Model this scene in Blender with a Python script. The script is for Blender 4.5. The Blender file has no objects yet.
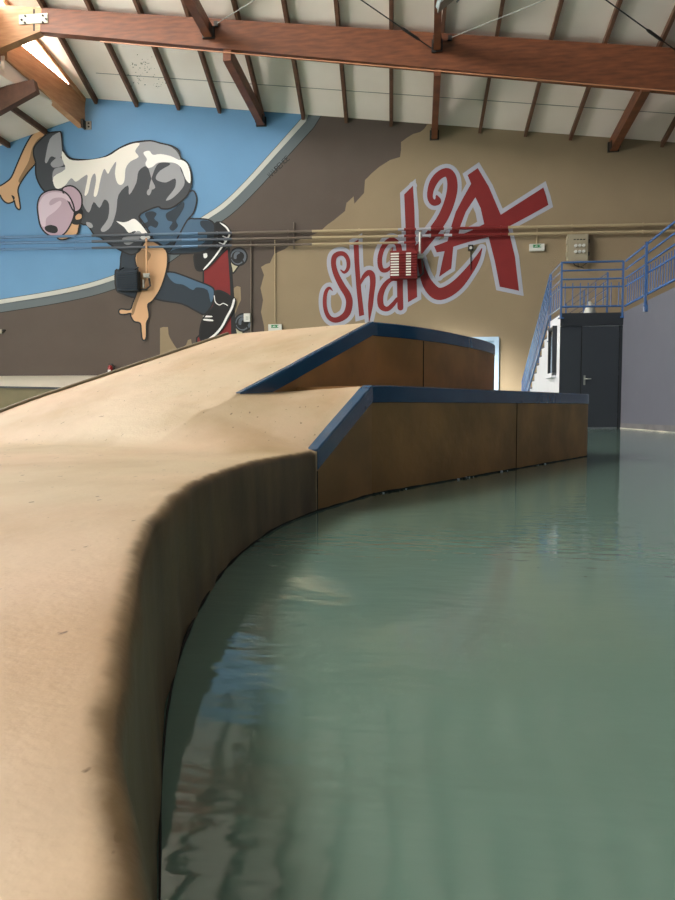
import bpy, math, random
from mathutils import Vector, Matrix
from mathutils.geometry import tessellate_polygon
random.seed(7)
C = bpy.context.scene
COL = C.collection
PI = math.pi

# ---------------------------------------------------------------- camera, world, light, exposure
F = 728.0
PITCH = math.atan(44/F)
EYE = Vector((0, 0, .44))
cd = bpy.data.cameras.new('camera'); cam = bpy.data.objects.new('camera', cd); COL.objects.link(cam)
YAW = math.atan(.122)      # the hall is square to the world axes, the camera is turned a little
ROT = Matrix.Rotation(YAW, 3, 'Z')
cam.location = EYE; cam.rotation_euler = (PI/2-PITCH, 0, YAW)
cd.sensor_fit = 'HORIZONTAL'; cd.sensor_width = 36; cd.lens = 36*F/675; cd.clip_start = .02; cd.clip_end = 200
C.camera = cam
C.view_settings.view_transform = 'Standard'; C.view_settings.look = 'None'
C.view_settings.gamma = 1; C.view_settings.exposure = 0.32; C.view_settings.use_curve_mapping = False
w = bpy.data.worlds.new('world'); C.world = w; w.use_nodes = True
w.node_tree.nodes['Background'].inputs[0].default_value = (.80, .90, 1.0, 1)
w.node_tree.nodes['Background'].inputs[1].default_value = .18
CLERESTORY = 17.0 
SIDE = 10.5 # brightness of the added windows of the left wall
#       # brightness of the daylight behind the clerestory glazing

# ---------------------------------------------------------------- places in the hall
FWD = Vector((0, math.cos(PITCH), -math.sin(PITCH))); UP = Vector((0, math.sin(PITCH), math.cos(PITCH))); RT = Vector((1, 0, 0))
def ray(px, py):
    return (FWD + RT*((px-337.5)/F) - UP*((py-450)/F))
def hit(px, py, p0, n):
    d = ray(px, py); n = Vector(n)
    return EYE + d*((Vector(p0)-EYE).dot(n)/d.dot(n))
TH = math.atan(.122)
W = Vector((math.cos(TH), -math.sin(TH), 0)); N = Vector((math.sin(TH), math.cos(TH), 0)); Z = Vector((0, 0, 1))
NW = 21.5*math.cos(TH)                       # the back wall
def P(a, b, z): return W*a + N*b + Z*z
def at_n(px, py, n=NW): return hit(px, py, N*n, N)
def at_w(px, py, a): return hit(px, py, W*a, W)
def wn(p): return p.dot(W), p.dot(N), p.z
def wall(px, py, off=0): return at_n(px, py, NW-off)

# added spot lamp, brightens the foot of the wall by the stairs
spot_d = bpy.data.lights.new('added_wall_spot', 'SPOT'); spot_o = bpy.data.objects.new('added_wall_spot', spot_d); COL.objects.link(spot_o)
spot_d.energy = 60000; spot_d.spot_size = math.radians(11); spot_d.spot_blend = 1; spot_d.shadow_soft_size = .6; spot_d.color = (1, .98, .94)
spot_o.location = ROT@P(-8.6, 4.0, 11.5)
spot_o.rotation_euler = (ROT@(P(1.3, 21.4, .3)-P(-8.6, 4.0, 11.5))).to_track_quat('-Z', 'Y').to_euler()

# ---------------------------------------------------------------- materials
def s2l(c): return tuple((x/255/12.92 if x <= 10 else ((x/255+.055)/1.055)**2.4) for x in c) + (1,)
MATS = {}
def mat(name, rgb, rough=.6, var=0, scale=3.0, bump=0, bscale=40, metal=0, stretch=(1,1,1), rgb2=None, detail=6, emit=0, lo=.35, hi=.65, coat=0, spec=.5):
    if name in MATS: return MATS[name]
    m = bpy.data.materials.new(name); m.use_nodes = True; nt = m.node_tree; L = nt.links
    b = nt.nodes['Principled BSDF']; MATS[name] = m
    b.inputs['Roughness'].default_value = rough; b.inputs['Metallic'].default_value = metal
    b.inputs['Coat Weight'].default_value = coat; b.inputs['Specular IOR Level'].default_value = spec
    c1 = s2l(rgb); c2 = s2l(rgb2) if rgb2 else tuple(x*(1-var) for x in c1[:3])+(1,)
    tc = nt.nodes.new('ShaderNodeTexCoord'); mp = nt.nodes.new('ShaderNodeMapping')
    L.new(tc.outputs['Object'], mp.inputs[0]); mp.inputs['Scale'].default_value = stretch
    n = nt.nodes.new('ShaderNodeTexNoise'); n.inputs['Scale'].default_value = scale; n.inputs['Detail'].default_value = detail
    L.new(mp.outputs[0], n.inputs['Vector'])
    cr = nt.nodes.new('ShaderNodeValToRGB'); cr.color_ramp.elements[0].position = lo; cr.color_ramp.elements[1].position = hi
    cr.color_ramp.elements[0].color = c2; cr.color_ramp.elements[1].color = c1
    L.new(n.outputs[0], cr.inputs[0]); L.new(cr.outputs[0], b.inputs['Base Color'])
    if bump:
        n2 = nt.nodes.new('ShaderNodeTexNoise'); n2.inputs['Scale'].default_value = bscale; n2.inputs['Detail'].default_value = 4
        L.new(mp.outputs[0], n2.inputs['Vector'])
        bp = nt.nodes.new('ShaderNodeBump'); bp.inputs['Strength'].default_value = bump; bp.inputs['Distance'].default_value = .01
        L.new(n2.outputs[0], bp.inputs['Height']); L.new(bp.outputs[0], b.inputs['Normal'])
    if emit:
        b.inputs['Emission Color'].default_value = c1; b.inputs['Emission Strength'].default_value = emit
    return m

tan = mat('tan_wall_paint', (154,136,108), .8, .06, 1.2, .5, 60)
brownp = mat('brown_wall_paint', (93,82,74), .8, .07, 1.2, .5, 60)
bluep = mat('sky_blue_wall_paint', (108,156,196), .75, .05, .8, .4, 60)
greyp = mat('slate_wall_paint', (104,114,118), .8, .05, 1.2, .3, 60)
palep = mat('pale_wall_paint', (205,206,198), .8, .04, 1.2, .3, 60)
blk = mat('black_paint', (18,20,22), .6)
redp = mat('red_paint', (132,32,32), .7, .1, 2)
whitep = mat('lilac_white_paint', (176,179,192), .7, .05, 2)
skin = mat('skin_paint', (216,172,130), .75, .04, 1)
skind = mat('skin_shade_paint', (150,118,84), .75)
shirt_d = mat('charcoal_paint', (68,72,77), .75); shirt_m = mat('mid_grey_paint', (158,160,164), .75)
shirt_l = mat('cream_white_paint', (242,240,230), .75); shirt_w = mat('white_paint', (246,246,242), .75)
capc = mat('mauve_paint', (190,166,180), .75); capl = mat('light_mauve_paint', (218,200,210), .75)
jean = mat('denim_blue_paint', (74,104,130), .75); jeand = mat('dark_denim_paint', (42,54,65), .75)
shoec = mat('shoe_black_paint', (18,18,20), .7); wheelc = mat('wheel_slate_paint', (92,100,110), .7); truckc = mat('truck_cream_paint', (190,184,156), .7)

wood = mat('glulam_wood', (130,76,46), .5, 0, 2.2, .25, 30, rgb2=(100,57,35), stretch=(1,1,7))
woodl = mat('sunlit_wood', (204,156,114), .55, 0, 2.2, .2, 30, rgb2=(186,136,96), stretch=(1,1,7))  # lighter wood: sunlight put into the colour of the left beams
woodd = mat('dark_batten_wood', (112,78,58), .65, .3, 6)
panel = mat('ceiling_panel', (250,238,226), .85, .05, .5, rgb2=(240,226,212), lo=.3, hi=.6)
steel = mat('galvanised_steel', (170,172,165), .45, .2, 8, metal=.6)
plate = mat('pale_steel_plate', (205,210,190), .5, .08, 8)
dksteel = mat('dark_steel', (62,60,58), .5, metal=.6)
blue_rail = mat('blue_rail_paint', (72,112,168), .16, .1, 5, coat=1)
blue_cop = mat('blue_coping_paint', (28,80,120), .22, .15, 4, .15, 25, coat=.3)
doorc = mat('charcoal_door_paint', (54,59,66), .45, .05, 2)
frame_d = mat('dark_frame_paint', (46,50,56), .5)
greyw = mat('lilac_grey_render', (94,96,107), .8, .05, 1.5, .3, 50)
whitew = mat('white_render', (226,228,234), .75, .03, 2, .2, 40)
pipe_t = mat('tan_pipe_paint', (182,164,130), .5); pipe_b = mat('blue_pipe_paint', (96,132,168), .5)
pipe_br = mat('brown_pipe_paint', (112,100,88), .5); pipe_d = mat('charcoal_pipe_paint', (84,90,98), .5)
pipe_r = mat('red_pipe_paint', (128,36,34), .5)
plastic = mat('white_plastic', (222,222,214), .4, .02); green = mat('exit_green', (40,140,84), .4)
cabinet = mat('beige_cabinet_paint', (168,158,134), .45, .05)
redext = mat('extinguisher_red', (150,24,24), .3, coat=.4); rubber = mat('black_rubber', (20,20,20), .6)
glassm = mat('lamp_glass', (190,205,205), .1, metal=.3)
pfblue = mat('pale_blue_frame', (168,192,212), .5)
grime = mat('joint_grime', (30,28,20), .9, .5, 30)
olive = mat('olive_plywood', (124,114,82), .7, .12, 3)
cream = mat('cream_bank_paint', (222,216,200), .7, .05, 1)
facec = mat('brown_block_face', (184,134,80), .55, 0, 2.6, .25, 18, rgb2=(152,112,66), lo=.4, hi=.65)

def concrete():
    m = bpy.data.materials.new('sand_painted_concrete'); m.use_nodes = True; nt = m.node_tree; L = nt.links
    b = nt.nodes['Principled BSDF']; b.inputs['Roughness'].default_value = .5
    tc = nt.nodes.new('ShaderNodeTexCoord')
    def noise(s, d, st=(1,1,1)):
        mp = nt.nodes.new('ShaderNodeMapping'); mp.inputs['Scale'].default_value = st; L.new(tc.outputs['Object'], mp.inputs[0])
        n = nt.nodes.new('ShaderNodeTexNoise'); n.inputs['Scale'].default_value = s; n.inputs['Detail'].default_value = d; L.new(mp.outputs[0], n.inputs[0]); return n
    def ramp(n, a, ca, bb, cb):
        r = nt.nodes.new('ShaderNodeValToRGB'); r.color_ramp.elements[0].position = a; r.color_ramp.elements[0].color = ca
        r.color_ramp.elements[1].position = bb; r.color_ramp.elements[1].color = cb; L.new(n.outputs[0], r.inputs[0]); return r
    base = ramp(noise(1.1, 5), .35, s2l((199,180,146)), .65, s2l((211,182,150)))
    blot = ramp(noise(3.5, 6, (1,.6,1)), .42, (1,1,1,1), .75, s2l((226,214,192)))
    mx = nt.nodes.new('ShaderNodeMixRGB'); mx.blend_type = 'MULTIPLY'; mx.inputs[0].default_value = 1
    L.new(base.outputs[0], mx.inputs[1]); L.new(blot.outputs[0], mx.inputs[2])
    sp = ramp(noise(24, 3, (2.2,1,1)), .27, s2l((120,100,76)), .30, (1,1,1,1))      # sparse dark nicks
    m2 = nt.nodes.new('ShaderNodeMixRGB'); m2.blend_type = 'MULTIPLY'; m2.inputs[0].default_value = .8
    L.new(mx.outputs[0], m2.inputs[1]); L.new(sp.outputs[0], m2.inputs[2]); at = nt.nodes.new('ShaderNodeAttribute'); at.attribute_name = 'shade_grime'
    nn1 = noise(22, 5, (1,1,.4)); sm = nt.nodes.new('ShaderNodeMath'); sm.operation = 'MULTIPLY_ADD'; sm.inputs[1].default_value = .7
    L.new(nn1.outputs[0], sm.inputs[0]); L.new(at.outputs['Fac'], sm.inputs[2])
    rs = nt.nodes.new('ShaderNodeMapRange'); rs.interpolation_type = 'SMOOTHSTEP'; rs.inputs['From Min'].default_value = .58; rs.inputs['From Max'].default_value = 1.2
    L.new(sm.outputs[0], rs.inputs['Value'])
    ec = ramp(noise(6, 5, (1,1,.35)), .35, s2l((96,76,50)), .65, s2l((128,104,70)))  # brown painted in for the deck's shaded side, with grime
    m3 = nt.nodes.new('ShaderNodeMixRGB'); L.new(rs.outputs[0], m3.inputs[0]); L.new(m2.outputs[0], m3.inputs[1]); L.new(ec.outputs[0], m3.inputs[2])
    L.new(m3.outputs[0], b.inputs['Base Color'])
    n1, n2 = noise(7, 5), noise(90, 3)
    ad = nt.nodes.new('ShaderNodeMath'); ad.operation = 'MULTIPLY_ADD'; ad.inputs[1].default_value = .15
    L.new(n2.outputs[0], ad.inputs[0]); L.new(n1.outputs[0], ad.inputs[2])
    bp = nt.nodes.new('ShaderNodeBump'); bp.inputs['Strength'].default_value = .35; bp.inputs['Distance'].default_value = .012
    L.new(ad.outputs[0], bp.inputs['Height']); L.new(bp.outputs[0], b.inputs['Normal'])
    return m
sand = concrete()
def shaded():
    return mat('shaded_edge_paint', (138,116,80), .55, 0, 5, .4, 14, rgb2=(108,90,60), lo=.35, hi=.65)  # darker brown that puts the side's shade into the paint
edgem = shaded()

def floor_mat():
    m = bpy.data.materials.new('glossy_teal_floor_paint'); m.use_nodes = True; nt = m.node_tree; L = nt.links
    b = nt.nodes['Principled BSDF']; b.inputs['Roughness'].default_value = .035; b.inputs['IOR'].default_value = 1.52
    tc = nt.nodes.new('ShaderNodeTexCoord')
    def noise(s, d, st=(1,1,1)):
        mp = nt.nodes.new('ShaderNodeMapping'); mp.inputs['Scale'].default_value = st; L.new(tc.outputs['Object'], mp.inputs[0])
        n = nt.nodes.new('ShaderNodeTexNoise'); n.inputs['Scale'].default_value = s; n.inputs['Detail'].default_value = d; L.new(mp.outputs[0], n.inputs[0]); return n
    r = nt.nodes.new('ShaderNodeValToRGB'); r.color_ramp.elements[0].position = .35; r.color_ramp.elements[0].color = s2l((104,132,120))
    r.color_ramp.elements[1].position = .65; r.color_ramp.elements[1].color = s2l((112,140,128))
    n0 = noise(.8, 5); L.new(n0.outputs[0], r.inputs[0]); L.new(r.outputs[0], b.inputs['Base Color'])
    a, c = noise(9, 2, (.7,1.6,1)), noise(26, 2, (.6,1.7,1))
    ad = nt.nodes.new('ShaderNodeMath'); ad.operation = 'MULTIPLY_ADD'; ad.inputs[1].default_value = .3
    L.new(c.outputs[0], ad.inputs[0]); L.new(a.outputs[0], ad.inputs[2])
    bp = nt.nodes.new('ShaderNodeBump'); bp.inputs['Strength'].default_value = 1; bp.inputs['Distance'].default_value = .0016
    L.new(ad.outputs[0], bp.inputs['Height']); L.new(bp.outputs[0], b.inputs['Normal'])
    return m
floorm = floor_mat()
daylight = bpy.data.materials.new('daylight_glazing'); daylight.use_nodes = True
b_ = daylight.node_tree.nodes['Principled BSDF']; b_.inputs['Base Color'].default_value = (.8,.85,.9,1)
b_.inputs['Emission Color'].default_value = (1.0, .965, .91, 1); b_.inputs['Emission Strength'].default_value = CLERESTORY

added_glow = daylight.copy(); added_glow.name = 'added_window_glow'; added_glow.node_tree.nodes['Principled BSDF'].inputs['Emission Strength'].default_value = SIDE  # glow of the added left windows
# ---------------------------------------------------------------- mesh helpers
BASE = {}
def wloc(p):
    while p.parent: p = p.parent
    return BASE.get(p.name, Vector((0,0,0)))
LS = .0009     # thickness of one coat of paint
class MB:
    def __init__(s): s.v = []; s.f = []; s.m = []; s.mats = []; s.sm = []
    def mi(s, m):
        if m not in s.mats: s.mats.append(m)
        return s.mats.index(m)
    def add(s, vs, fs, m, smooth=False):
        k = len(s.v); s.v += [Vector(v) for v in vs]; i = s.mi(m)
        for f in fs: s.f.append([k+a for a in f]); s.m.append(i); s.sm.append(smooth)
        return s
    def hexa(s, p, m):      # p: 4 bottom + 4 top
        return s.add(p, [(3,2,1,0),(4,5,6,7),(0,1,5,4),(1,2,6,5),(2,3,7,6),(3,0,4,7)], m)
    def box(s, c, dx, dy, dz, m, ux=Vector((1,0,0)), uy=Vector((0,1,0)), uz=Z):   # half sizes
        c = Vector(c); q = [(-1,-1),(1,-1),(1,1),(-1,1)]
        return s.hexa([c+ux*a*dx+uy*b*dy-uz*dz for a, b in q]+[c+ux*a*dx+uy*b*dy+uz*dz for a, b in q], m)
    def wbox(s, a0, a1, b0, b1, z0, z1, m):
        return s.hexa([P(a0,b0,z0),P(a1,b0,z0),P(a1,b1,z0),P(a0,b1,z0),P(a0,b0,z1),P(a1,b0,z1),P(a1,b1,z1),P(a0,b1,z1)], m)
    def bar(s, p, q, wd, ht, m, up=Z):
        p, q = Vector(p), Vector(q); d = (q-p).normalized(); x = d.cross(up).normalized(); y = x.cross(d)
        r = [x*a*wd/2+y*b*ht/2 for a, b in ((-1,-1),(1,-1),(1,1),(-1,1))]
        return s.hexa([p+v for v in r]+[q+v for v in r], m)
    def tube(s, pts, r, m, n=10, cap=True):
        pts = [Vector(p) for p in pts]; rs = r if isinstance(r, (list, tuple)) else [r]*len(pts)
        vs = []; fs = []; prev = None
        for i, p in enumerate(pts):
            d = (pts[min(i+1, len(pts)-1)]-pts[max(i-1, 0)]).normalized()
            if prev is None: x = d.orthogonal().normalized()
            else: x = (prev-d*prev.dot(d)).normalized()
            prev = x; y = d.cross(x)
            for k in range(n): a = 2*PI*k/n; vs.append(p+(x*math.cos(a)+y*math.sin(a))*rs[i])
        for i in range(len(pts)-1):
            for k in range(n): fs.append((i*n+k, i*n+(k+1)%n, (i+1)*n+(k+1)%n, (i+1)*n+k))
        s.add(vs, fs, m, True)
        if cap:
            s.add(vs[:n], [tuple(range(n))[::-1]], m); s.add(vs[-n:], [tuple(range(n))], m)
        return s
    def prism(s, poly, vec, m, mside=None):   # planar polygon, extruded
        poly = [Vector(p) for p in poly]; n = len(poly); vec = Vector(vec)
        tri = tessellate_polygon([poly])
        s.add(poly, [tuple(t) for t in tri], m); s.add([p+vec for p in poly], [tuple(t)[::-1] for t in tri], m)
        vs = poly+[p+vec for p in poly]
        s.add(vs, [(i, (i+1)%n, n+(i+1)%n, n+i) for i in range(n)], mside or m)
        return s
    # paint on the back wall, coordinates are places on that wall
    def paint(s, pts, m, lay):
        q = [Vector((x, y, 0)) for x, y in pts]; n = len(pts); off = .002+LS*lay
        tri = tessellate_polygon([q]); k = [wall(x, y, off) for x, y in pts]
        s.add(k, [tuple(t) for t in tri], m)
        s.add(k+[wall(x, y, .0005) for x, y in pts], [(i, (i+1)%n, n+(i+1)%n, n+i) for i in range(n)], m)
        return s
    def stroke(s, pts, wd, m, lay, closed=False):
        n = len(pts); ws = wd if isinstance(wd, (list, tuple)) else [wd]*n; off = .002+LS*lay
        L_, R_ = [], []
        def un(a, b):
            dx, dy = b[0]-a[0], b[1]-a[1]; l = math.hypot(dx, dy) or 1; return -dy/l, dx/l
        for i in range(n):
            a = pts[i-1] if (i or closed) else pts[0]; b = pts[(i+1)%n] if (i < n-1 or closed) else pts[-1]
            n1 = un(a, pts[i]) if a != pts[i] else un(pts[i], b); n2 = un(pts[i], b) if b != pts[i] else n1
            x, y = n1[0]+n2[0], n1[1]+n2[1]; l = math.hypot(x, y) or 1; x, y = x/l, y/l
            g = ws[i]/2/max(.55, x*n1[0]+y*n1[1])
            L_.append((pts[i][0]+x*g, pts[i][1]+y*g)); R_.append((pts[i][0]-x*g, pts[i][1]-y*g))
        for i in range(n if closed else n-1):
            j = (i+1)%n; s.add([wall(u, v, off+(i%23)*1.2e-5) for u, v in (L_[i], L_[j], R_[j], R_[i])], [(0,1,2,3)], m)
        for i in range(n):
            r = ws[i]/2; o2 = off-6e-5-(i%17)*1.5e-5
            if r > .3:
                s.add([wall(pts[i][0]+r*math.cos(t*PI/6), pts[i][1]+r*math.sin(t*PI/6), o2) for t in range(12)], [tuple(range(12))], m)
        return s
    def build(s, name, parent=None, **kw):
        me = bpy.data.meshes.new(name); o = bpy.data.objects.new(name, me)
        base = wloc(parent) if parent else Vector((0,0,0))
        me.from_pydata([ROT@(v-base) for v in s.v], [], s.f)
        for m in s.mats: me.materials.append(m)
        me.polygons.foreach_set('material_index', s.m); me.polygons.foreach_set('use_smooth', s.sm)
        me.update(); COL.objects.link(o); o.parent = parent
        for k, v in kw.items(): o[k] = v
        return o
def thing(name, loc, label, category, group=None, kind=None):
    o = bpy.data.objects.new(name, None); COL.objects.link(o); o.location = ROT@Vector(loc); BASE[o.name] = Vector(loc); o.empty_display_size = .1
    o['label'] = label; o['category'] = category
    if group: o['group'] = group
    if kind: o['kind'] = kind
    return o
def smooth(pts, closed=False, k=4):
    n = len(pts); out = []
    for i in range(n if closed else n-1):
        if closed: p0, p1, p2, p3 = pts[i-1], pts[i], pts[(i+1)%n], pts[(i+2)%n]
        else: p0, p1, p2, p3 = pts[max(i-1,0)], pts[i], pts[i+1], pts[min(i+2,n-1)]
        for j in range(k):
            t = j/k
            out.append(tuple(.5*((2*b)+(-a+c)*t+(2*a-5*b+4*c-d)*t*t+(-a+3*b-3*c+d)*t**3) for a, b, c, d in zip(p0, p1, p2, p3)))
    if not closed: out.append(tuple(pts[-1]))
    return out
def lerp(a, b, t): return a+(b-a)*t
def clamp(x, a=0., b=1.): return max(a, min(b, x))
def sst(x): x = clamp(x); return x*x*(3-2*x)

# ================================================================ THE HALL
AL, AR, NB = -17.0, 15.0, -3.0
MB().wbox(AL-1, AR+1, NB-14, NW+1, -.3, 0, floorm).build('floor', kind='structure', label='glossy wet-looking teal painted floor')

# roof plane z = z0 + p*a + q*n, from the top of the wall and the fall of the battens
t1, t2 = wn(wall(96.4, 98.8)), wn(wall(615.8, 138))
pz = (t2[2]-t1[2])/(t2[0]-t1[0])
dv = ray(391, 635); dv.normalize(); da, dn, dz = wn(dv)
qz = (dz-pz*da)/dn
def roofz(a, n): return t1[2]+pz*(a-t1[0])+qz*(n-NW)
rn = (Z - W*pz - N*qz).normalized()
def on_roof(px, py, drop=0): return hit(px, py, P(t1[0], NW, t1[2]-drop), rn)
N18 = 18.3
A18 = wn(at_n(6, 40, N18))[0]
ZF = 10.5       # height of the upper left ceiling at the clerestory
AE = wn(wall(84, 97))[0]                      # line of the clerestory
RB = wn(wall(84, 128))[2]; RTp = wn(wall(85, 97))[2]
NE = 1.0
# left roof: level battens, falling to the left
l1, l2 = wn(wall(78, 118)), wn(wall(0, 146))
pl = (l1[2]-l2[2])/(l1[0]-l2[0])
def lroofz(a): return l1[2]+pl*(a-l1[0])

# back wall, outline follows both roofs
t = .3
poly = [P(AL,NW,-.3), P(AR,NW,-.3), P(AR,NW,roofz(AR,NW)+.1), P(AE,NW,roofz(AE,NW)+.1), P(AE,NW,lroofz(AE)+.05), P(AL,NW,lroofz(AL)+.05)]
wb = MB().prism(poly, N*t, tan).build('wall_back', kind='structure', label='tall tan rendered wall carrying the murals')
MB().hexa([P(AL-t,NB,-.3),P(AL,NB,-.3),P(AL,NW,-.3),P(AL-t,NW,-.3),P(AL-t,NB,lroofz(AL)),P(AL,NB,lroofz(AL)),P(AL,NW,lroofz(AL)),P(AL-t,NW,lroofz(AL))], whitew).build('wall_left', kind='structure')
MB().hexa([P(AR,NB,-.3),P(AR+t,NB,-.3),P(AR+t,NW,-.3),P(AR,NW,-.3)]+[P(a,n,roofz(AR,n)) for a, n in ((AR,NB),(AR+t,NB),(AR+t,NW),(AR,NW))], greyw).build('wall_right', kind='structure')
# painted fields of the wall
band = smooth([(-12,302.5),(0,300.6),(55,291.5),(100,281),(140,265),(172,245),(197,222),(222,205),(246,182),(273,152),(290,133),(306,115)], k=4)
def off(pts, d):
    o = []
    for i, p in enumerate(pts):
        a, b = pts[max(i-1,0)], pts[min(i+1,len(pts)-1)]; dx, dy = b[0]-a[0], b[1]-a[1]; l = math.hypot(dx, dy)
        o.append((p[0]-dy/l*d, p[1]+dx/l*d))
    return o
def wtop(px): # picture height of the top of the wall above a place on it
    lo, hi = 60, 200
    for _ in range(40):
        mid = (lo+hi)/2; a, n, z = wn(wall(px, mid)); top = roofz(a, NW) if a > AE else lroofz(a)
        if z > top: lo = mid
        else: hi = mid
    return hi
top_l = [(px, wtop(px)+.2) for px in (306,270,220,170,120,86)]+[(84,wtop(83)),(50,wtop(50)),(0,wtop(0)),(-14,wtop(-14))]
blue_poly = off(band, -1.0)+top_l
MB().paint([p for p in blue_poly], bluep, 0).build('blue_paint_field', wb, label='sky blue painted field')
def offv(pts, d0, d1):
    a_, b_ = off(pts, d0), off(pts, d1); m_ = len(pts)-1
    return [(lerp(p[0], q[0], i/m_), lerp(p[1], q[1], i/m_)) for i, (p, q) in enumerate(zip(a_, b_))]
g1, g2 = offv(band, 3.6, 4.4), offv(band, 11.6, 14.2)
g1[-1] = (308.5, wtop(308)+.2); g2[-1] = (321, wtop(321)+.2)
dark_edge = [(401,142),(408,137),(413,134),(420,132),(424,129),(427.5,wtop(427)+.3)]
edge = [(265,345),(264,326),(261,312),(263,300),(260.5,288),(264,275),(261,267),(266,264),(270,263),(274,254),(285,249),(296,241),(310,236),(320,231.6),(327,225),(334,220),(345,211),(346.4,203),(353.6,196.4),(354.4,203.6),(364,193),(365,180),(372,173),(379,167),(390,160),(400,157),(401,150),(401,142),(408,137),(413,134),(420,132),(424,129),(427.5,wtop(427)+.3)]
brown_poly = offv(band, 11.0, 13.6)[::-1]
brown_poly = [(321,wtop(321)+.2)]+brown_poly[1:]+[(-14,372),(-14,419),(120,419),(256,419),(258,390),(262,372),(267,360)]+edge
MB().paint(brown_poly, brownp, 0).build('brown_paint_field', wb, label='dark brown painted field with a torn edge')
def strip(a, b, m, name, lay):
    k = MB(); n = len(a)
    k.add([wall(x, y, .002+LS*lay) for x, y in a]+[wall(x, y, .002+LS*lay) for x, y in b], [(i, i+1, n+i+1, n+i) for i in range(n-1)], m)
    for q in (a, b): k.stroke(q, .7, greyp if m is palep else blk, lay+1)
    k.build(name, wb)
strip(off(band,-1.2), g1, palep, 'pale_painted_band', 1)
strip(g1, g2, greyp, 'slate_painted_band', 1)
k = MB()
k.paint([(160,362),(160,328),(163,327),(168,327),(168.5,334),(170,338),(173,343),(177,349),(183,347),(186,345),(188,340),(191,339),(192,345),(195,347),(199,341),(201,338),(204,339),(206,362)], tan, 1)
k.paint([(233,299),(234,288),(237,286),(240.5,287),(241,300),(238,306),(236,312),(233,318)], tan, 1)
k.build('tan_paint_patch', wb)

# right roof with battens
rf = MB()
vs = []
for h in (0, .18):
    for a, n in ((A18-.25, N18), (AR+.3, N18), (AR+.3, NW+.3), (AE-.25, NW+.3)): vs.append(P(a, n, roofz(a, n)+h))
rf.hexa(vs, panel); vs = []
for h in (0, .18):
    for a, n in ((A18-.25, NE-4), (AR+.3, NE-4), (AR+.3, N18), (A18-.25, N18)): vs.append(P(a, n, roofz(a, n)+h))
rf.hexa(vs, panel)
roof = rf.build('ceiling', kind='structure', label='cream boarded ceiling falling towards the mural wall')
BX = [53.5, 96.4,137,179,220,262,303.5,346.5,391.3,434.5,480,525.5,570.5,616,662,709,757,806,856]
def roof_pt(px, s, drop):
    y = wtop(px); p = wall(px, y); p = p - dv*s; a, n, _ = wn(p); return P(a, n, roofz(a, n)-drop)
for i, px in enumerate(BX):
    if px < 60:
        p = P(AE+.02, NW, roofz(AE+.02, NW)-.06); q = P(lerp(A18, AE, .08)+.1, 18.0, roofz(A18, 18.0)-.06)
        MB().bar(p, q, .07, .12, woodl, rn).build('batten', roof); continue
    MB().bar(roof_pt(px, 0, .085), roof_pt(px, 21.5, .085), .085, .17, woodd, rn).build('batten', roof)
sa, sb = on_roof(96, 73, .004), on_roof(700, 115.5, .004)
seam = mat('panel_seam_grey', (150,142,130), .8)
k = MB().bar(sa, sb, .018, .01, seam, rn)
for s in (3.6, 7.2, 10.8, 14.4):
    k.bar(sa-dv*s, sb-dv*s, .018, .01, seam, rn)
k.build('panel_joint', roof)
# mould stains on the panels by the skylight
k = MB(); mould = mat('mould_stain', (150,142,122), .9, .3, 20)
for cx, cy, rr, nn in ((146,66,9,26),(138,78,10,22),(158,84,8,20),(132,66,6,10)):
    for _ in range(nn):
        x, y = cx+random.gauss(0, rr*.5), cy+random.gauss(0, rr*.5); r = random.uniform(.25,.8)
        k.add([on_roof(x+r*math.cos(a*PI/3), y+r*.7*math.sin(a*PI/3), .003) for a in range(6)], [tuple(range(6))], mould)
k.build('mould_spots', roof)

# left roof
vl = [P(a, n, lroofz(a)) for a, n in ((AL-.3, 16.4), (A18-.05, 16.4), (A18-.05, N18), (AE-.05, NW+.3), (AL-.3, NW+.3))]
zf = lambda a: ZF+pl*(a-A18)
vf = [P(a, n, zf(a)+h) for h in (0, .18) for a, n in ((AL-.3, NE-4), (A18-.05, NE-4), (A18-.05, 16.5), (AL-.3, 16.5))]
vr = [P(a, n, z) for a, n, z in ((AL-.3,16.4,lroofz(AL)),(A18-.22,16.4,lroofz(A18)),(A18-.22,16.5,lroofz(A18)),(AL-.3,16.5,lroofz(AL)),(AL-.3,16.4,zf(AL)+.1),(A18-.22,16.4,zf(A18)+.1),(A18-.22,16.5,zf(A18)+.1),(AL-.3,16.5,zf(AL)+.1))]
roof2 = MB().prism(vl, Z*.18, panel).hexa(vf, panel).hexa(vr, panel).prism([P(A18-.05,N18-.02,lroofz(A18)), P(AE-.05,NW-.02,lroofz(AE)-.02), P(AE-.05,NW-.02,RB+.1), P(A18-.05,N18-.02,at_n(4,60,N18).z+.1)], -W*.1, panel).hexa([P(A18-.15,16.4,lroofz(A18)),P(A18-.05,16.4,lroofz(A18)),P(A18-.05,N18-.03,lroofz(A18)),P(A18-.15,N18-.03,lroofz(A18)),P(A18-.15,16.4,ZF-.1),P(A18-.05,16.4,ZF-.1),P(A18-.05,17.9,at_n(4,60,N18).z+.1),P(A18-.15,17.9,at_n(4,60,N18).z+.1)], panel).build('ceiling', kind='structure', label='lower cream ceiling left of the clerestory')
a46 = wn(wall(46, wtop(46)))[0]; a9 = wn(wall(9, wtop(9)))[0]; st = a46-a9
for j in range(-0, 7):
    a = a46-st*j
    if a < AL: break
    MB().bar(P(a, NW, lroofz(a)-.08), P(a, N18, lroofz(a)-.08), .09, .16, woodd).build('batten', roof2)

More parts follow.
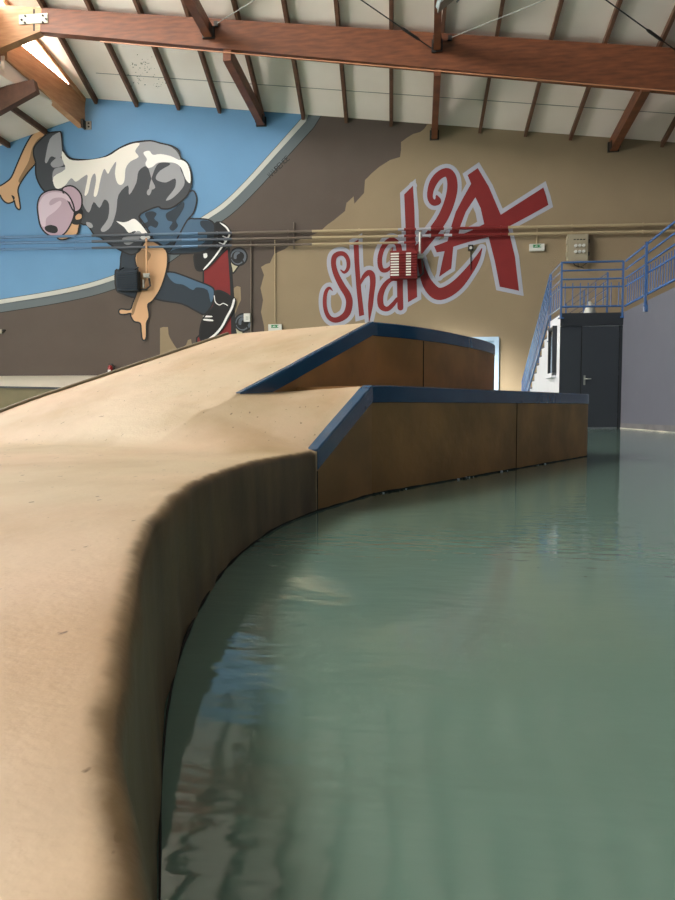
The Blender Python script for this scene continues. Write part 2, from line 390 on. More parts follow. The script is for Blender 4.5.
# clerestory: glazing upright above the long beam, the daylight of the hall
gz = thing('clerestory_window', P(AE, (NW+NE)/2, RTp), 'bright overexposed strip of glazing above the long pale beam, upper left', 'window', kind='structure')
bars = 0
zt_ = at_n(4, 33, N18).z
MB().prism([P(A18-.05,N18,zt_-.02), P(AE-.05,NW-.01,RTp-.02), P(AE-.05,NW-.01,roofz(AE,NW)), P(A18-.05,N18,roofz(A18,N18))], -W*.02, daylight).build('pane', gz)
nn = [N18, 15.4, 12.5, 9.6, 6.7, 3.8, 1.0]
for n1, n0 in zip(nn, nn[1:]):
    MB().prism([P(A18-.1, n0-.03, ZF+.15), P(A18-.1, n1+.03, ZF+.15), P(A18-.1, n1+.03, roofz(A18, n1)), P(A18-.1, n0-.03, roofz(A18, n0))], -W*.02, daylight).build('pane', gz)
for n in nn: MB().wbox(A18-.12, A18-.05, n-.03, n+.03, ZF, roofz(A18, n), wood).build('mullion', gz)
MB().wbox(A18-.15, A18, NE-4, N18-.4, ZF-.05, ZF+.15, wood).build('sill', gz)
# added glowing windows in the left wall, unseen, made to brighten the ceiling
for j, n in enumerate((1.0, 5.2, 9.4, 13.6)):
    wq = thing('window_%d' % (j+2), P(AL, n+1.7, 2.2), 'added glowing window in the left wall, outside the picture', 'window', kind='structure')
    MB().wbox(AL+.0, AL+.03, n, n+3.4, 2.2, 5.6, added_glow).build('pane', wq)
    k = MB(); k.wbox(AL, AL+.08, n-.08, n, 2.12, 5.68, whitew); k.wbox(AL, AL+.08, n+3.4, n+3.48, 2.12, 5.68, whitew); k.wbox(AL, AL+.08, n, n+3.4, 2.12, 2.2, whitew); k.wbox(AL, AL+.08, n, n+3.4, 5.6, 5.68, whitew); k.wbox(AL, AL+.06, n+1.67, n+1.73, 2.2, 5.6, whitew); k.build('window_frame', wq)

# ================================================================ TIMBER BEAMS
def beam(label, build, loc, group=None):
    o = thing('timber_beam', loc, label, 'beam', group); build(o); return o
def b_long(o):
    zt_, zb_ = at_n(4, 33, N18).z, at_n(4, 60, N18).z
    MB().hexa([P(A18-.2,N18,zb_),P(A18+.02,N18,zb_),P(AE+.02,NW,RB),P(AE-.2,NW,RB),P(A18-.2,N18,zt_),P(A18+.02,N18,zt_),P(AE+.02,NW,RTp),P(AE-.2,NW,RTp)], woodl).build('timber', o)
    k = MB(); q = wall(84, 127)
    k.box(P(AE+.03, NW-.1, RB+.06), .03, .14, .12, dksteel, W, N); k.box(P(AE+.12, NW-.02, RB+.06), .1, .02, .12, steel, W, N)
    for s in (-.05, .05): k.box(P(AE+.15, NW-.05, RB+.06+s), .02, .02, .02, dksteel, W, N)
    k.build('wall_bracket', o)

A_ = on_roof(42, 8, .17); B_ = on_roof(700, 48, .17)
e = (B_-A_); eh = Vector((e.x, e.y, 0)).normalized(); vn = Vector((-eh.y, eh.x, 0))   # vn points away from camera
def onv(px, py, o=0): return hit(px, py, A_+vn*o, vn)
beam('deep pale timber beam under the bright glazing, ending on the blue wall', b_long, P(AE, NW, RB))
def b_main(o):
    tpx = [(42,8),(102,15),(221,21.5),(413,34),(539,39.5),(666,45.5),(800,53),(960,64)]
    bpx = [(40,32),(102,41),(204,56),(342,68.6),(438,75),(539,81.7),(662,90.5),(800,101),(960,113)]
    # straight beam: only the ends matter
    tp = [onv(42,7.5), onv(960,66)]; bt = [onv(40,31.5), onv(960,117)]
    k = MB(); k.prism([bt[0], bt[1], tp[1], tp[0]], vn*.24, wood); k.build('timber', o)
    k = MB(); k.prism([onv(100,40.8,-.006), onv(960,115.6,-.006), onv(960,117,-.006), onv(100,41.8,-.006)], vn*.02, mat('beam_arris', (184,128,92), .5)); k.build('pale_arris', o)  # paler strip along the lower edge of the beam
b1 = beam('long reddish brown laminated beam crossing the whole ceiling', b_main, A_)
def b_left(o):
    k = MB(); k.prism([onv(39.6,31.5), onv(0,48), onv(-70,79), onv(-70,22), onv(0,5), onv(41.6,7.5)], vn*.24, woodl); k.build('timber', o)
b2 = beam('short beam, coloured as sunlit, joined at the steel plate, top left corner', b_left, onv(-10, 20))
pt = thing('joint_plate', onv(33, 19), 'pale bolted steel plate joining the two big beams', 'plate')
c = onv(33.7, 19.2); hw = (onv(48,19)-onv(19.5,19)).length/2; hh = (onv(33,14.4)-onv(33,24)).length/2
MB().box(c-vn*.012, hw, .012, hh, plate, eh, vn).build('plate', pt)
for x, y in ((25.5,16.3),(21.8,20),(25,23),(43,15.8),(46.3,19.2),(43,22.5)):
    q = onv(x, y, -.02); MB().tube([q, q-vn*.03], .028, dksteel, 6).build('bolt', pt)
k = MB(); k.prism([onv(33.2,9), onv(34.9,9), onv(34.9,31), onv(33.2,31)], -vn*.004, rubber); k.build('joint_gap', pt)

def cross(p, q, wd, ht, br, label, grp=None, wallend=True):
    def f(o):
        MB().bar(p+Z*ht/2, q+Z*ht/2, wd, ht, wood).build('timber', o)
        k = MB(); d = (q-p).normalized(); x = W
        k.box(p+Z*.12+(-N*.02 if wallend else N*.0), wd/2+.05, .05, .13, dksteel, W, N)
        for s in (-1, 1): k.box(p+Z*.12-N*.16+W*s*(wd/2+.01), .01, .16, .1, dksteel, W, N)
        k.build('bracket', o)
    return beam(label, f, p)
for (wx, wy), (mx, my), wd, lab in (((261.5,126.5),(227,61),.2,'brown brace beam between the long main beam and the blue wall'),
        ((434.3,140),(437.5,76),.16,'slim upright-looking brace beam where the brown wall paint ends, above the lettering'),
        ((613,152),(646,92),.2,'slanting brace beam meeting the tan wall on the far right')):
    p = wall(wx, wy); q = onv(mx, my, .02); q2 = P(p.dot(W), q.dot(N), q.z)
    p = wall(wx, wy, .0); q = Vector((q.x, q.y, q.z))
    cross(p-N*.0, q, wd, .34, None, lab)
for (mx, my), (fx, fy), wd, lab in (((208.5,38),(184,-6),.2,'dark brace beam rising from the main beam, above the skater'),
        ((437,51),(438.7,-14),.16,'brown brace beam rising from the main beam beside the hanging lamp')):
    p = onv(mx, my, -.03); a, n, z = wn(p)
    d0 = ray(fx, fy)
    # level beam running towards the camera side of the hall
    q = EYE + d0*((z-EYE.z)/d0.z)
    q = p+(q-p).normalized()*min((q-p).length, 7)
    cross(p, q, wd, .30, None, lab, wallend=False)
# dark rafter under the lower ceiling
k = MB(); n_ = 18.6
pp = [at_n(36,91,n_), at_n(0,111,n_), at_n(-90,161,n_), at_n(-90,120,n_), at_n(0,87,n_), at_n(33,79,n_)]
o = thing('timber_beam', pp[0], 'dark rafter under the lower ceiling at the left edge', 'beam')
k.prism(pp, N*.2, mat('dark_rafter_wood', (96,64,48), .6, .3, 5)).build('timber', o)

# tension rods
def rod(p, q, label, turn=None, m=dksteel, r=.014):
    o = thing('tension_rod', p, label, 'rod')
    MB().tube([p, q], r, m, 8).build('rod', o)
    if turn:
        c = lerp(p, q, turn); d = (q-p).normalized()
        MB().tube([c-d*.28, c-d*.2, c+d*.2, c+d*.28], [.016, .034, .034, .016], m, 8).build('turnbuckle', o)
    e = MB(); e.box(p, .05, .03, .06, dksteel, eh, vn); e.build('anchor', o)
rod(onv(434,50,-.05), on_roof(300,-42,.3), 'dark tension rod running up left from the main beam, with a turnbuckle', .19)
rod(onv(678,52,-.05), on_roof(545,-44,.3), 'dark tension rod in the top right corner, with a turnbuckle', .19)
rod(onv(216,24,-.05), on_roof(290,-22,.3), 'thin pale tension rod rising right from the main beam above the skater', None, steel, .009)
rod(onv(450,38,-.05), on_roof(640,-38,.3), 'thin pale tension rod rising right from the main beam beside the lamp', None, steel, .009)

# hanging lamp at the top edge
q = on_roof(452, 3, 1.5)
lp = thing('floodlight', q, 'glass-fronted lamp hanging from the ceiling at the top edge', 'lamp')
M = Matrix.Rotation(math.radians(-38), 3, Vector((0,1,0)))
ux, uz = M@Vector((1,0,0)), M@Z
MB().box(q+Vector((-.05,0,.16)), .30, .17, .05, glassm, ux, Vector((0,1,0)), uz).build('reflector', lp)
MB().box(q+Vector((-.02,0,.10)), .32, .19, .012, steel, ux, Vector((0,1,0)), uz).build('rim', lp)
MB().tube([q+Vector((.12,0,.2)), q+Vector((.12,0,1.7))], .02, dksteel, 8).build('hanger', lp)
MB().tube([q+Vector((.1,0,.02)), q+Vector((.17,0,.1)), q+Vector((.15,0,.22))], .02, steel, 8).build('clip', lp)

# ================================================================ MURAL OF THE SKATER
def R(ox, oy, s):
    return lambda *p: [(ox+x/s, oy+y/s) for x, y in p]
r1 = R(0, 100, 4.219); r2 = R(100, 120, 3.97); r3 = R(90, 210, 3.75); r4 = R(310, 150, 5.0); r5 = R(400, 150, 4.219)
mural = thing('skater_mural', wall(150, 300), 'painted mural of a skateboarder in a cap crouching on a red board', 'mural')
def piece(name, shapes, label=None, w_=1.5):
    k = MB(); lay = LAY[0]
    for j, (pts, m, outl) in enumerate(shapes):
        q = smooth(pts, True, 3) if outl != 'hard' else pts
        k.paint(q, m, lay); lay += 1
        if outl is True or outl == 'hard': k.stroke(q, w_, blk, lay+.5, True)
    LAY[0] = lay+1
    o = k.build(name, mural)
    if label: o['label'] = label
    return o
LAY = [3]
# far arm
piece('painted_arm', [
 (r1((215,145),(190,132),(165,130),(140,142),(118,172),(96,215),(72,270),(48,325),(25,347),(0,362),(-25,372),(-22,395),(0,402),(5,412),(18,428),(35,436),(55,430),(60,425),(66,448),(78,462),(86,455),(80,410),(76,378),(90,345),(120,302),(152,262),(142,225),(160,190)), skin, True),
 (r1((212,150),(180,162),(150,195),(140,228),(150,258),(120,298),(92,340),(84,350),(78,338),(98,300),(122,255),(137,200),(168,158)), skind, None),
 (r1((48,402),(56,404),(62,412),(58,424),(54,416)), blk, None)])
# skateboard behind the feet
piece('painted_skateboard', [
 (r3((425,228),(440,215),(515,145),(522,143),(530,200),(536,330),(541,470),(541,500),(400,500),(400,480),(440,440),(440,350),(425,290)), redp, 'hard'),
 (r3((516,145),(522,143),(530,200),(541,330),(545,500),(531,500),(527,330),(521,220)), blk, None)], 'red board deck')
for cx, cy in ((557,175),(575,422)):
    c = [(cx+32*math.cos(a*PI/8), cy+33*math.sin(a*PI/8)) for a in range(16)]
    c2 = [(cx-4+22*math.cos(a*PI/8), cy+2+23*math.sin(a*PI/8)) for a in range(16)]
    c3 = [(cx+4+17*math.cos(a*PI/8), cy-2+17*math.sin(a*PI/8)) for a in range(16)]
    piece('painted_wheel', [
     (r3((cx-30,cy+8),(cx-26,cy+45),(cx-20,cy+62),(cx+2,cy+34),(cx+18,cy+22),(cx,cy)), truckc, True),
     (r3(*c), wheelc, True), (r3(*c2), blk, None), (r3(*c3), shoec, None),
     (r3((cx-16,cy-12),(cx-4,cy-20),(cx+6,cy-14),(cx-6,cy-6),(cx-8,cy+8),(cx-18,cy+6)), wheelc, None)])
# trousers
piece('painted_trousers', [
 (r2((350,395),(375,392),(400,392),(430,396),(452,410),(458,440),(455,470),(440,505),(400,525),(340,530),(272,530),(262,500),(300,440)), jean, True),
 (r2((400,400),(430,400),(452,412),(456,440),(454,470),(440,503),(400,523),(340,528),(275,528),(300,512),(350,505),(400,495),(425,470),(418,440),(400,420)), jeand, None),
 (r2((155,385),(190,352),(230,340),(260,345),(300,325),(340,295),(368,280),(382,300),(383,330),(370,370),(345,400),(320,445),(290,500),(268,525),(255,505),(200,462)), jean, True),
 (r2((178,372),(205,362),(225,372),(215,392),(232,408),(222,428),(200,420),(185,432),(170,412),(190,402)), jeand, None),
 (r2((262,372),(295,352),(330,325),(334,345),(318,375),(302,400),(310,420),(290,440),(275,428),(288,405),(268,398)), jeand, None),
 (r2((205,466),(250,498),(300,470),(285,505),(268,525),(240,505)), jeand, None),
 (r3((120,158),(160,150),(190,170),(205,230),(300,232),(340,242),(400,265),(450,285),(466,302),(462,345),(432,390),(400,380),(345,352),(270,340),(225,325),(205,300),(170,328),(125,315),(98,298),(95,228),(112,222)), jeand, True),
 (r3((290,233),(340,243),(400,266),(448,286),(464,304),(462,330),(452,345),(440,300),(400,290),(385,300),(350,280),(320,275),(300,258)), jean, None)])
# shoes
piece('painted_shoe', [
 (r3((470,50),(490,46),(510,58),(526,78),(527,104),(500,150),(468,190),(440,216),(420,228),(400,224),(392,200),(393,165),(430,160),(455,140),(466,110),(468,85)), shoec, True),
 (r3((425,165),(434,160),(440,168),(438,178),(428,180)), shirt_w, None)])
k = MB(); q = smooth(r3((488,48),(512,66),(523,90),(512,112),(492,142),(466,178),(444,204),(424,225)), k=4); k.stroke(q, [.7,1.0]+[1.7]*(len(q)-4)+[1.0,.6], shirt_w, LAY[0]); 
for a, b in (((498,98),(518,106)),((492,110),(512,118)),((484,122),(504,130))): k.stroke(r3(a, b), .8, shirt_w, LAY[0])
k.build('painted_shoe_sole', mural); LAY[0] += 2
piece('painted_shoe', [
 (r3((468,308),(485,302),(510,312),(528,325),(545,335),(540,368),(520,405),(500,440),(470,475),(440,494),(418,490),(411,468),(416,430),(428,400),(455,372),(468,345)), shoec, True),
 (r3((427,396),(456,397),(456,402),(427,402)), shirt_w, None), (r3((427,408),(459,411),(459,417),(427,414)), shirt_w, None)])
k = MB(); q = smooth(r3((541,333),(532,366),(514,400),(494,438),(468,468),(436,492)), k=4); k.stroke(q, [1]+[2.2]*(len(q)-3)+[1.6,.8], shirt_w, LAY[0])
k.build('painted_shoe_sole', mural)
k = MB(); q = smooth(r3((466,322),(470,345),(485,356),(500,350),(516,358)), k=4); k.stroke(q, .9, shirt_w, LAY[0]); k.build('painted_shoe_line', mural); LAY[0] += 2
# near arm
piece('painted_arm', [
 (r3((215,108),(240,118),(285,150),(291,195),(282,245),(262,300),(235,340),(217,355),(221,385),(221,405),(212,425),(212,470),(206,488),(196,484),(192,455),(188,425),(165,418),(153,398),(152,388),(130,392),(112,390),(108,378),(118,371),(150,373),(160,350),(175,310),(186,250),(172,205),(172,165)), skin, True),
 (r3((178,158),(205,150),(228,165),(222,185),(212,200),(214,250),(200,290),(176,350),(166,385),(158,395),(156,380),(164,350),(178,310),(189,250),(175,205)), skind, None)])
# shirt
piece('painted_shirt', [
 (r1((205,140),(245,134),(258,140),(262,190),(268,215),(295,245),(350,252),(400,250),(450,236),(500,205),(550,182),(610,172))+
  r2((150,87),(200,82),(240,92),(285,103),(313,122),(321,150),(345,168),(360,205),(363,250),(350,293),(318,326),(280,350),(245,352),(230,344),(190,358),(155,383),(180,435),(205,465),(180,480),(165,505),(153,522),(125,535),(90,522),(50,500),(20,480),(0,465))+
  r1((400,572),(370,530),(340,520),(280,450),(190,388),(155,330),(150,285),(150,262),(141,228),(146,195),(175,163)), shirt_d, True),
 (r1((230,290),(222,340),(245,375),(290,360),(340,395),(350,440),(375,475),(395,430),(420,455),(440,420),(460,440),(455,500),(425,545),(440,556),(470,530),(490,470),(500,400),(540,360),(545,400),(575,350),(585,300),(620,280),(640,335),(655,370))+
  r2((195,275),(205,230),(225,180),(250,168),(280,175),(240,200),(222,225),(228,240),(262,248),(298,232),(300,260),(290,280),(270,305),(262,320),(285,312),(315,285),(334,258),(334,230),(318,190),(318,150),(285,108),(200,84),(140,95))+r1((450,240),(350,258),(290,280)), shirt_m, None),
 (r1((262,215),(292,250),(350,255),(450,239),(505,206),(560,184),(590,184),(570,215),(585,240),(550,260),(530,290),(525,340),(512,358),(495,350),(485,310),(490,260),(468,290),(455,312),(440,290),(425,330),(410,400),(395,402),(405,340),(400,310),(385,330),(372,390),(356,400),(370,320),(350,325),(320,345),(300,330),(270,365),(235,372),(225,325),(275,292),(262,250)), shirt_l, None),
 (r2((172,130),(195,122),(210,138),(240,135),(280,143),(312,158),(322,158),(345,172),(358,210),(358,250),(340,235),(322,190),(300,172),(270,168),(230,170),(210,185),(190,190),(180,172),(186,155)), shirt_w, None),
 (r1((192,240),(210,165),(245,138),(255,142),(260,190),(260,235),(240,245),(215,238),(198,265),(190,262)), shirt_m, None),
 (r1((365,515),(385,520),(392,535),(380,540),(366,528)), shirt_m, None),
 (r1((620,385),(634,370),(640,380),(632,400),(622,400)), shirt_m, None),
 (r1((215,265),(245,240),(262,250),(268,275),(232,285),(218,280)), shirt_m, None)])
piece('painted_sleeve', [
 (r2((65,402),(90,406),(112,402),(135,392),(160,412),(182,440),(200,470),(182,486),(168,475),(152,462),(140,440),(115,448),(95,425)), shirt_w, None),
 (r2((128,455),(150,440),(165,450),(158,470),(140,480),(118,495),(98,492),(88,470),(110,462)), shirt_m, None)])
k = MB(); k.stroke(smooth(r2((155,385),(172,408),(190,435),(207,463)), k=3), 1.4, blk, LAY[0]); k.stroke(smooth(r2((207,463),(192,478),(175,482),(160,505),(150,522)), k=3), 1.2, blk, LAY[0])
k.build('painted_outline', mural); LAY[0] += 1
# head
piece('painted_face', [
 (r1((243,572),(250,588),(275,588),(300,578),(326,565),(332,540),(335,520),(310,500),(280,530)), skin, True),
 (r1((305,468),(345,460),(348,495),(335,525),(305,522),(298,500)), blk, None),
 (r1((318,492),(330,480),(344,484),(342,500),(322,505)), skin, None)], 'tan face and ear')
piece('painted_cap', [
 (r1((262,378),(288,362),(315,368),(340,395),(346,430),(338,462),(312,470),(290,430)), capc, True),
 (r1((160,480),(158,440),(172,402),(205,382),(250,380),(282,395),(305,430),(314,470),(305,510),(280,555),(250,576),(205,570),(172,535)), capc, True),
 (r1((164,470),(166,435),(190,400),(235,388),(285,402),(300,425),(290,428),(262,412),(225,415),(208,432),(215,445),(252,425),(258,440),(232,470),(196,498),(192,530),(178,532),(168,505)), capl, None),
 (r1((190,535),(212,527),(238,534),(244,552),(232,562),(205,558),(191,548)), blk, None)])

# ================================================================ LETTERING
gl = thing('graffiti_lettering', wall(430, 320), 'big red painted word ShaKA with a pale lilac outline', 'lettering')
red_m, out_m = [], MB()
def wlin(pts, ws, k=5):
    q = smooth([p+(w_,) for p, w_ in zip(pts, ws)], k=k); return [(a, b) for a, b, c in q], [c for a, b, c in q]
O = 4.1
STK = [0]
def let_stroke(k, pts, ws, sc, o=O):
    q, w_ = wlin(pts, [x/sc for x in ws]); STK[0] += .37; k.stroke(q, w_, redp, 9+STK[0]); out_m.stroke(q, [x+2*o for x in w_], whitep, 3+STK[0])
def let_poly(k, pts, o=O):
    STK[0] += .37; k.paint(pts, redp, 9+STK[0]); out_m.paint(pts, whitep, 3+STK[0]); out_m.stroke(pts, 2*o, whitep, 3.18+STK[0], True)
k = MB()
let_stroke(k, r4((154,600),(172,612),(190,590),(190,550),(172,522),(145,518),(122,535),(118,575),(132,625),(160,680),(188,725),(197,765),(185,815),(155,842),(120,850),(92,832),(76,790),(74,740),(82,705),(98,690),(114,705),(130,742)), [6,14,18,20,22,24,26,26,28,32,34,34,34,30,26,22,20,20,18,14,3], 5)
k.build('letter', gl)
k = MB()
let_poly(k, r4((217,462),(243,447),(246,560),(256,700),(271,825),(246,832),(232,690),(222,560)))
let_stroke(k, r4((252,668),(268,635),(292,614),(310,625),(314,665),(308,720),(302,780),(296,856)), [10,20,28,30,28,26,24,4], 5)
k.build('letter', gl)
k = MB()
let_stroke(k, r4((420,560),(408,580),(385,600),(362,600),(350,575),(350,535),(362,495),(385,462),(412,450),(438,470),(448,515),(450,580),(450,700),(452,788)), [4,12,20,22,24,24,24,26,26,28,30,30,30,30], 5)
let_stroke(k, r4((438,650),(405,648),(372,680),(352,730),(356,780),(385,795),(412,775),(436,745)), [12,20,26,30,30,24,22,18], 5)
k.build('letter', gl)
k = MB()
let_poly(k, r4((471,222),(515,178),(522,300),(528,500),(536,735),(490,762),(484,600),(478,400)))
let_stroke(k, r5((155,195),(160,215),(142,222),(128,205),(128,175),(142,135),(168,105),(200,95),(218,120),(220,170),(205,230),(178,290),(140,345),(100,395),(72,430)), [10,28,26,24,26,32,34,38,42,44,44,44,44,44,44], 4.219)
let_stroke(k, r5((84,460),(98,520),(120,570),(155,605),(195,600),(245,565),(295,505),(325,460),(346,415)), [24,34,46,52,50,46,34,22,3], 4.219)
k.build('letter', gl)
k = MB()
let_poly(k, r5((285,106),(328,76),(375,155),(425,273),(605,158),(617,195),(626,232),(540,280),(455,325),(485,450),(502,594),(460,585),(421,577),(400,470),(374,367),(290,388),(225,408),(216,500),(165,535),(178,470),(188,427),(155,432),(144,406),(200,385),(212,335),(235,262),(270,195),(300,142)))
k.build('letter', gl)
hole = r5((318,200),(340,245),(355,312),(300,340),(245,363),(255,320),(278,260))
inner = MB(); 
big = hole
cx = sum(p[0] for p in hole)/len(hole); cy = sum(p[1] for p in hole)/len(hole)
inner.paint(hole, whitep, 14); inner.paint([(cx+(x-cx)*.48, cy+(y-cy)*.55) for x, y in hole], tan, 15); inner.build('letter_counter', gl)
out_m.build('letter_outline', gl)

# signature
sg = thing('wall_signature', wall(280, 170), 'small black scrawled signature under the slate painted band', 'signature')
GL = {'M':[[(0,0),(.15,1),(.5,.3),(.85,1),(1,0)]], 'A':[[(0,0),(.5,1),(1,0)],[(.2,.4),(.8,.4)]], 'U':[[(0,1),(.1,.1),(.5,0),(.9,.1),(1,1)]],
 'R':[[(0,0),(0,1),(.8,.9),(.8,.55),(0,.5),(1,0)]], 'E':[[(1,1),(0,1),(0,0),(1,0)],[(0,.5),(.7,.5)]], 'N':[[(0,0),(0,1),(1,0),(1,1)]], 'C':[[(1,.9),(.3,1),(0,.5),(.3,0),(1,.1)]]}
k = MB(); o0 = (270.5, 178.0); dx_, dy_ = (.715, -.70)
for i, ch in enumerate('MAURENCE'):
    for s in GL[ch]:
        q = [(o0[0]+dx_*(i*3.45+x*2.8)-(-dy_)*y*5.0*1, o0[1]+dy_*(i*3.45+x*2.8)-dx_*y*5.0) for x, y in s]
        k.stroke(q, .62, blk, 3)
k.build('lettering', sg)

# ================================================================ PIPES AND FITTINGS ON THE BACK WALL
def seg_mat(px):
    if px < 92: return pipe_b
    if px < 150: return pipe_d
    if px < 182: return mat('denim_pipe_paint', (88,112,134), .5)
    if px < 198: return pipe_b
    if px < 232: return pipe_d
    if px < 312: return pipe_br
    if 404 < px < 416 or 430 < px < 444 or 452 < px < 508: return pipe_r
    if 398 < px < 452: return mat('lilac_pipe_paint', (176,176,184), .5)
    return pipe_t
def pipe(y0, y1, x0, x1, r, lab):
    o = thing('heating_pipe', wall((x0+x1)/2, lerp(y0, y1, .5), .12), lab, 'pipe', 'heating pipes along the mural wall')
    xs = [x0] + [x for x in (92,150,182,198,232,312,398,404,416,430,444,452,508) if x0 < x < x1] + [x1]
    k = MB()
    Y = lambda x: lerp(y0, y1, (x-0)/675)
    for a, b in zip(xs, xs[1:]): k.tube([wall(a, Y(a), .14), wall(b, Y(b), .14)], r, seg_mat((a+b)/2), 10)
    k.build('tube', o)
    for x in range(int(x0)+18, int(x1), 71):
        k = MB(); k.tube([wall(x, Y(x), .0), wall(x, Y(x), .12)], .02, seg_mat(x), 6); k.tube([wall(x-.9, Y(x), .14), wall(x+.9, Y(x), .14)], r+.012, seg_mat(x), 10); k.build('pipe_clip', o)
pipe(237.5, 224.0, -14, 700, .040, 'topmost of the pipes running the length of the mural wall')
pipe(243.2, 231.2, -14, 700, .040, 'middle pipe of the run along the mural wall')
pipe(249.5, 238.0, -14, 418, .036, 'lowest pipe of the run, ending behind the red louvred heater')

def heater(x0, x1, y0, y1, px, py0, cols, tan_side, lab):
    o = thing('unit_heater', wall((x0+x1)/2, y1), lab, 'heater')
    D = .38; nn_ = NW-D
    tl, tr, bl, br = at_n(x0,y0,nn_), at_n(x1,y0,nn_), at_n(x0,y1,nn_), at_n(x1,y1,nn_)
    a0, a1 = tl.dot(W), tr.dot(W); z1, z0 = (tl.z+tr.z)/2, (bl.z+br.z)/2
    MB().wbox(a0, a1, nn_, NW-.12, z0, z1, cols[-1][1]).build('housing', o)
    k = MB(); nsl = 9
    for i in range(nsl):
        zz = lerp(z0+.05, z1-.05, (i+.5)/nsl); h = (z1-z0-.1)/nsl*.36
        for (c0, m), (c1, _) in zip(cols, cols[1:]+[(1, None)]):
            u, v = lerp(a0+.02, a1-.02, c0), lerp(a0+.02, a1-.02, c1)
            k.hexa([P(u,nn_-.05,zz-h),P(v,nn_-.05,zz-h),P(v,nn_-.0,zz-h*.1),P(u,nn_-.0,zz-h*.1),P(u,nn_-.05,zz-h+.02),P(v,nn_-.05,zz-h+.02),P(v,nn_,zz+h),P(u,nn_,zz+h)], m)
    k.build('louvre_grille', o)
    k = MB(); pa = at_n(px, py0, NW-.2)
    a_, _, zt = wn(pa); zb = z0+.05
    k.tube([P(a_,NW-.2,zt), P(a_,NW-.2,z1-.1)], .03, tan_side, 8); k.tube([P(a_+.05,NW-.2,z1-.1), P(a_+.1,NW-.2,zb+.1), P(a_-.02,NW-.2,zb), P(a1,NW-.2,zb)], .03, dksteel, 8)
    k.tube([P(a_-.1,NW-.22,z1-.25), P(a_-.1,NW-.22,zb+.05)], .035, steel, 8)
    k.build('supply_pipe', o)
    k = MB(); k.tube([P(a_-.08,NW-.24,z1-.16),P(a_+.1,NW-.24,z1-.16)], .05, steel, 8); k.box(P(a_+.02,NW-.28,z1-.1), .1, .02, .02, steel, W, N); k.build('valve', o)
    for aa in (a0+.06, a1-.1): MB().bar(P(aa,NW-.02,z1+.16), P(aa,NW-.34,z1+.02), .03, .03, cols[-1][1]).build('wall_bracket', o)
heater(116.5, 137, 270.5, 290.5, 146.3, 238, [(0, jeand)], skin, 'dark louvred heater painted over as part of the skater mural')
heater(390, 417.5, 250.5, 278, 420, 232, [(0, shirt_l), (.32, redp), (.59, shirt_l), (.78, redp)], plastic, 'red and white louvred heater painted over with the lettering')

def exitsign(px, py, ww, hh_, lab, pendant=True):
    a, n, z = wn(wall(px, py)); s = .0295
    o = thing('exit_sign', P(a, NW, z-hh_*s/2), lab, 'sign', 'lit green exit signs')
    MB().wbox(a-ww*s/2, a+ww*s/2, NW-.09, NW, z-hh_*s/2, z+hh_*s/2, plastic).build('housing', o)
    MB().wbox(a-ww*s*.27, a+ww*s*.27, NW-.096, NW-.089, z-hh_*s*.05, z+hh_*s*.38, green).build('sign_face', o)
    k = MB(); f = NW-.1; q = hh_*s*.09; cz = z+hh_*s*.17
    k.box(P(a-.01, f, cz+q*1.1), q*.35, .002, q*.35, plastic, W, N); k.bar(P(a-.01,f,cz+q*.6), P(a-.03,f,cz-q*.3), .018, .002, plastic, N)
    k.bar(P(a-.03,f,cz-q*.3), P(a-.07,f,cz-q*1.1), .014, .002, plastic, N); k.bar(P(a-.03,f,cz-q*.3), P(a+.01,f,cz-q*1.1), .014, .002, plastic, N)
    k.bar(P(a-.015,f,cz+q*.3), P(a+.035,f,cz), .012, .002, plastic, N); k.bar(P(a-.02,f,cz+q*.4), P(a-.06,f,cz), .012, .002, plastic, N)
    k.box(P(a+.10,f,cz), .03, .002, q*1.2, plastic, W, N); k.box(P(a-.12,f,cz), .03, .002, q*.3, plastic, W, N)
    k.build('running_figure', o)
    if pendant: MB().tube([P(a, NW-.04, z+hh_*s/2), P(a, NW-.04, wn(wall(px, pendant))[2])], .014, pipe_t, 8).build('conduit', o)
exitsign(536.6, 247.9, 13.8, 6.4, 'green exit sign hanging below the pipes beside the blue stair rail', 226)
exitsign(275.5, 327.8, 13.5, 6.5, 'green exit sign low on the wall just above the raised block', 238)

def tagged(name, mb, loc, label, cat):
    o = thing(name, loc, label, cat); return o
a, n, z = wn(wall(576.3, 249.6))
o = thing('electrical_cabinet', P(a, NW, z-.4), 'beige electrical cabinet with six round buttons above the blue railing', 'cabinet')
s = .0288
MB().wbox(a-9.7*s, a+9.7*s, NW-.25, NW, z-13*s, z+13*s, cabinet).build('cabinet_body', o)
MB().wbox(a-8.6*s, a+8.9*s, NW-.27, NW-.25, z-12*s, z+12.2*s, cabinet).build('door', o)
for i in range(3):
    for j in range(2):
        q = P(a-2.6*s+i*3.7*s, NW-.27, z+.5*s-j*5.6*s+1.2*s); MB().tube([q, q-N*.05], .042, plastic, 10).build('button', o)
k = MB()
for i in range(4): k.box(P(a-3.6*s+i*3*s, NW-.275, z+7.6*s), .025, .006, .012, dksteel, W, N)
k.build('slot', o)
for zz in (-6, 6): MB().box(P(a-9.9*s, NW-.2, z+zz*s), .03, .05, .07, cabinet, W, N).build('latch', o); MB().box(P(a+9.9*s, NW-.2, z+zz*s), .02, .05, .05, dksteel, W, N).build('hinge', o)
k = MB(); q = P(a-4*s, NW-.15, z-13*s)
k.tube([q, q+W*.06-Z*.09, q+W*.22-Z*.14, q+W*.3-Z*.17], .012, rubber, 6); k.tube([P(a+1*s,NW-.15,z-13*s), P(a+1*s,NW-.15,z-18*s), P(a+4*s,NW-.15,z-17.5*s), P(a+9*s,NW-.15,z-14*s)], .009, rubber, 6); k.build('cable', o)
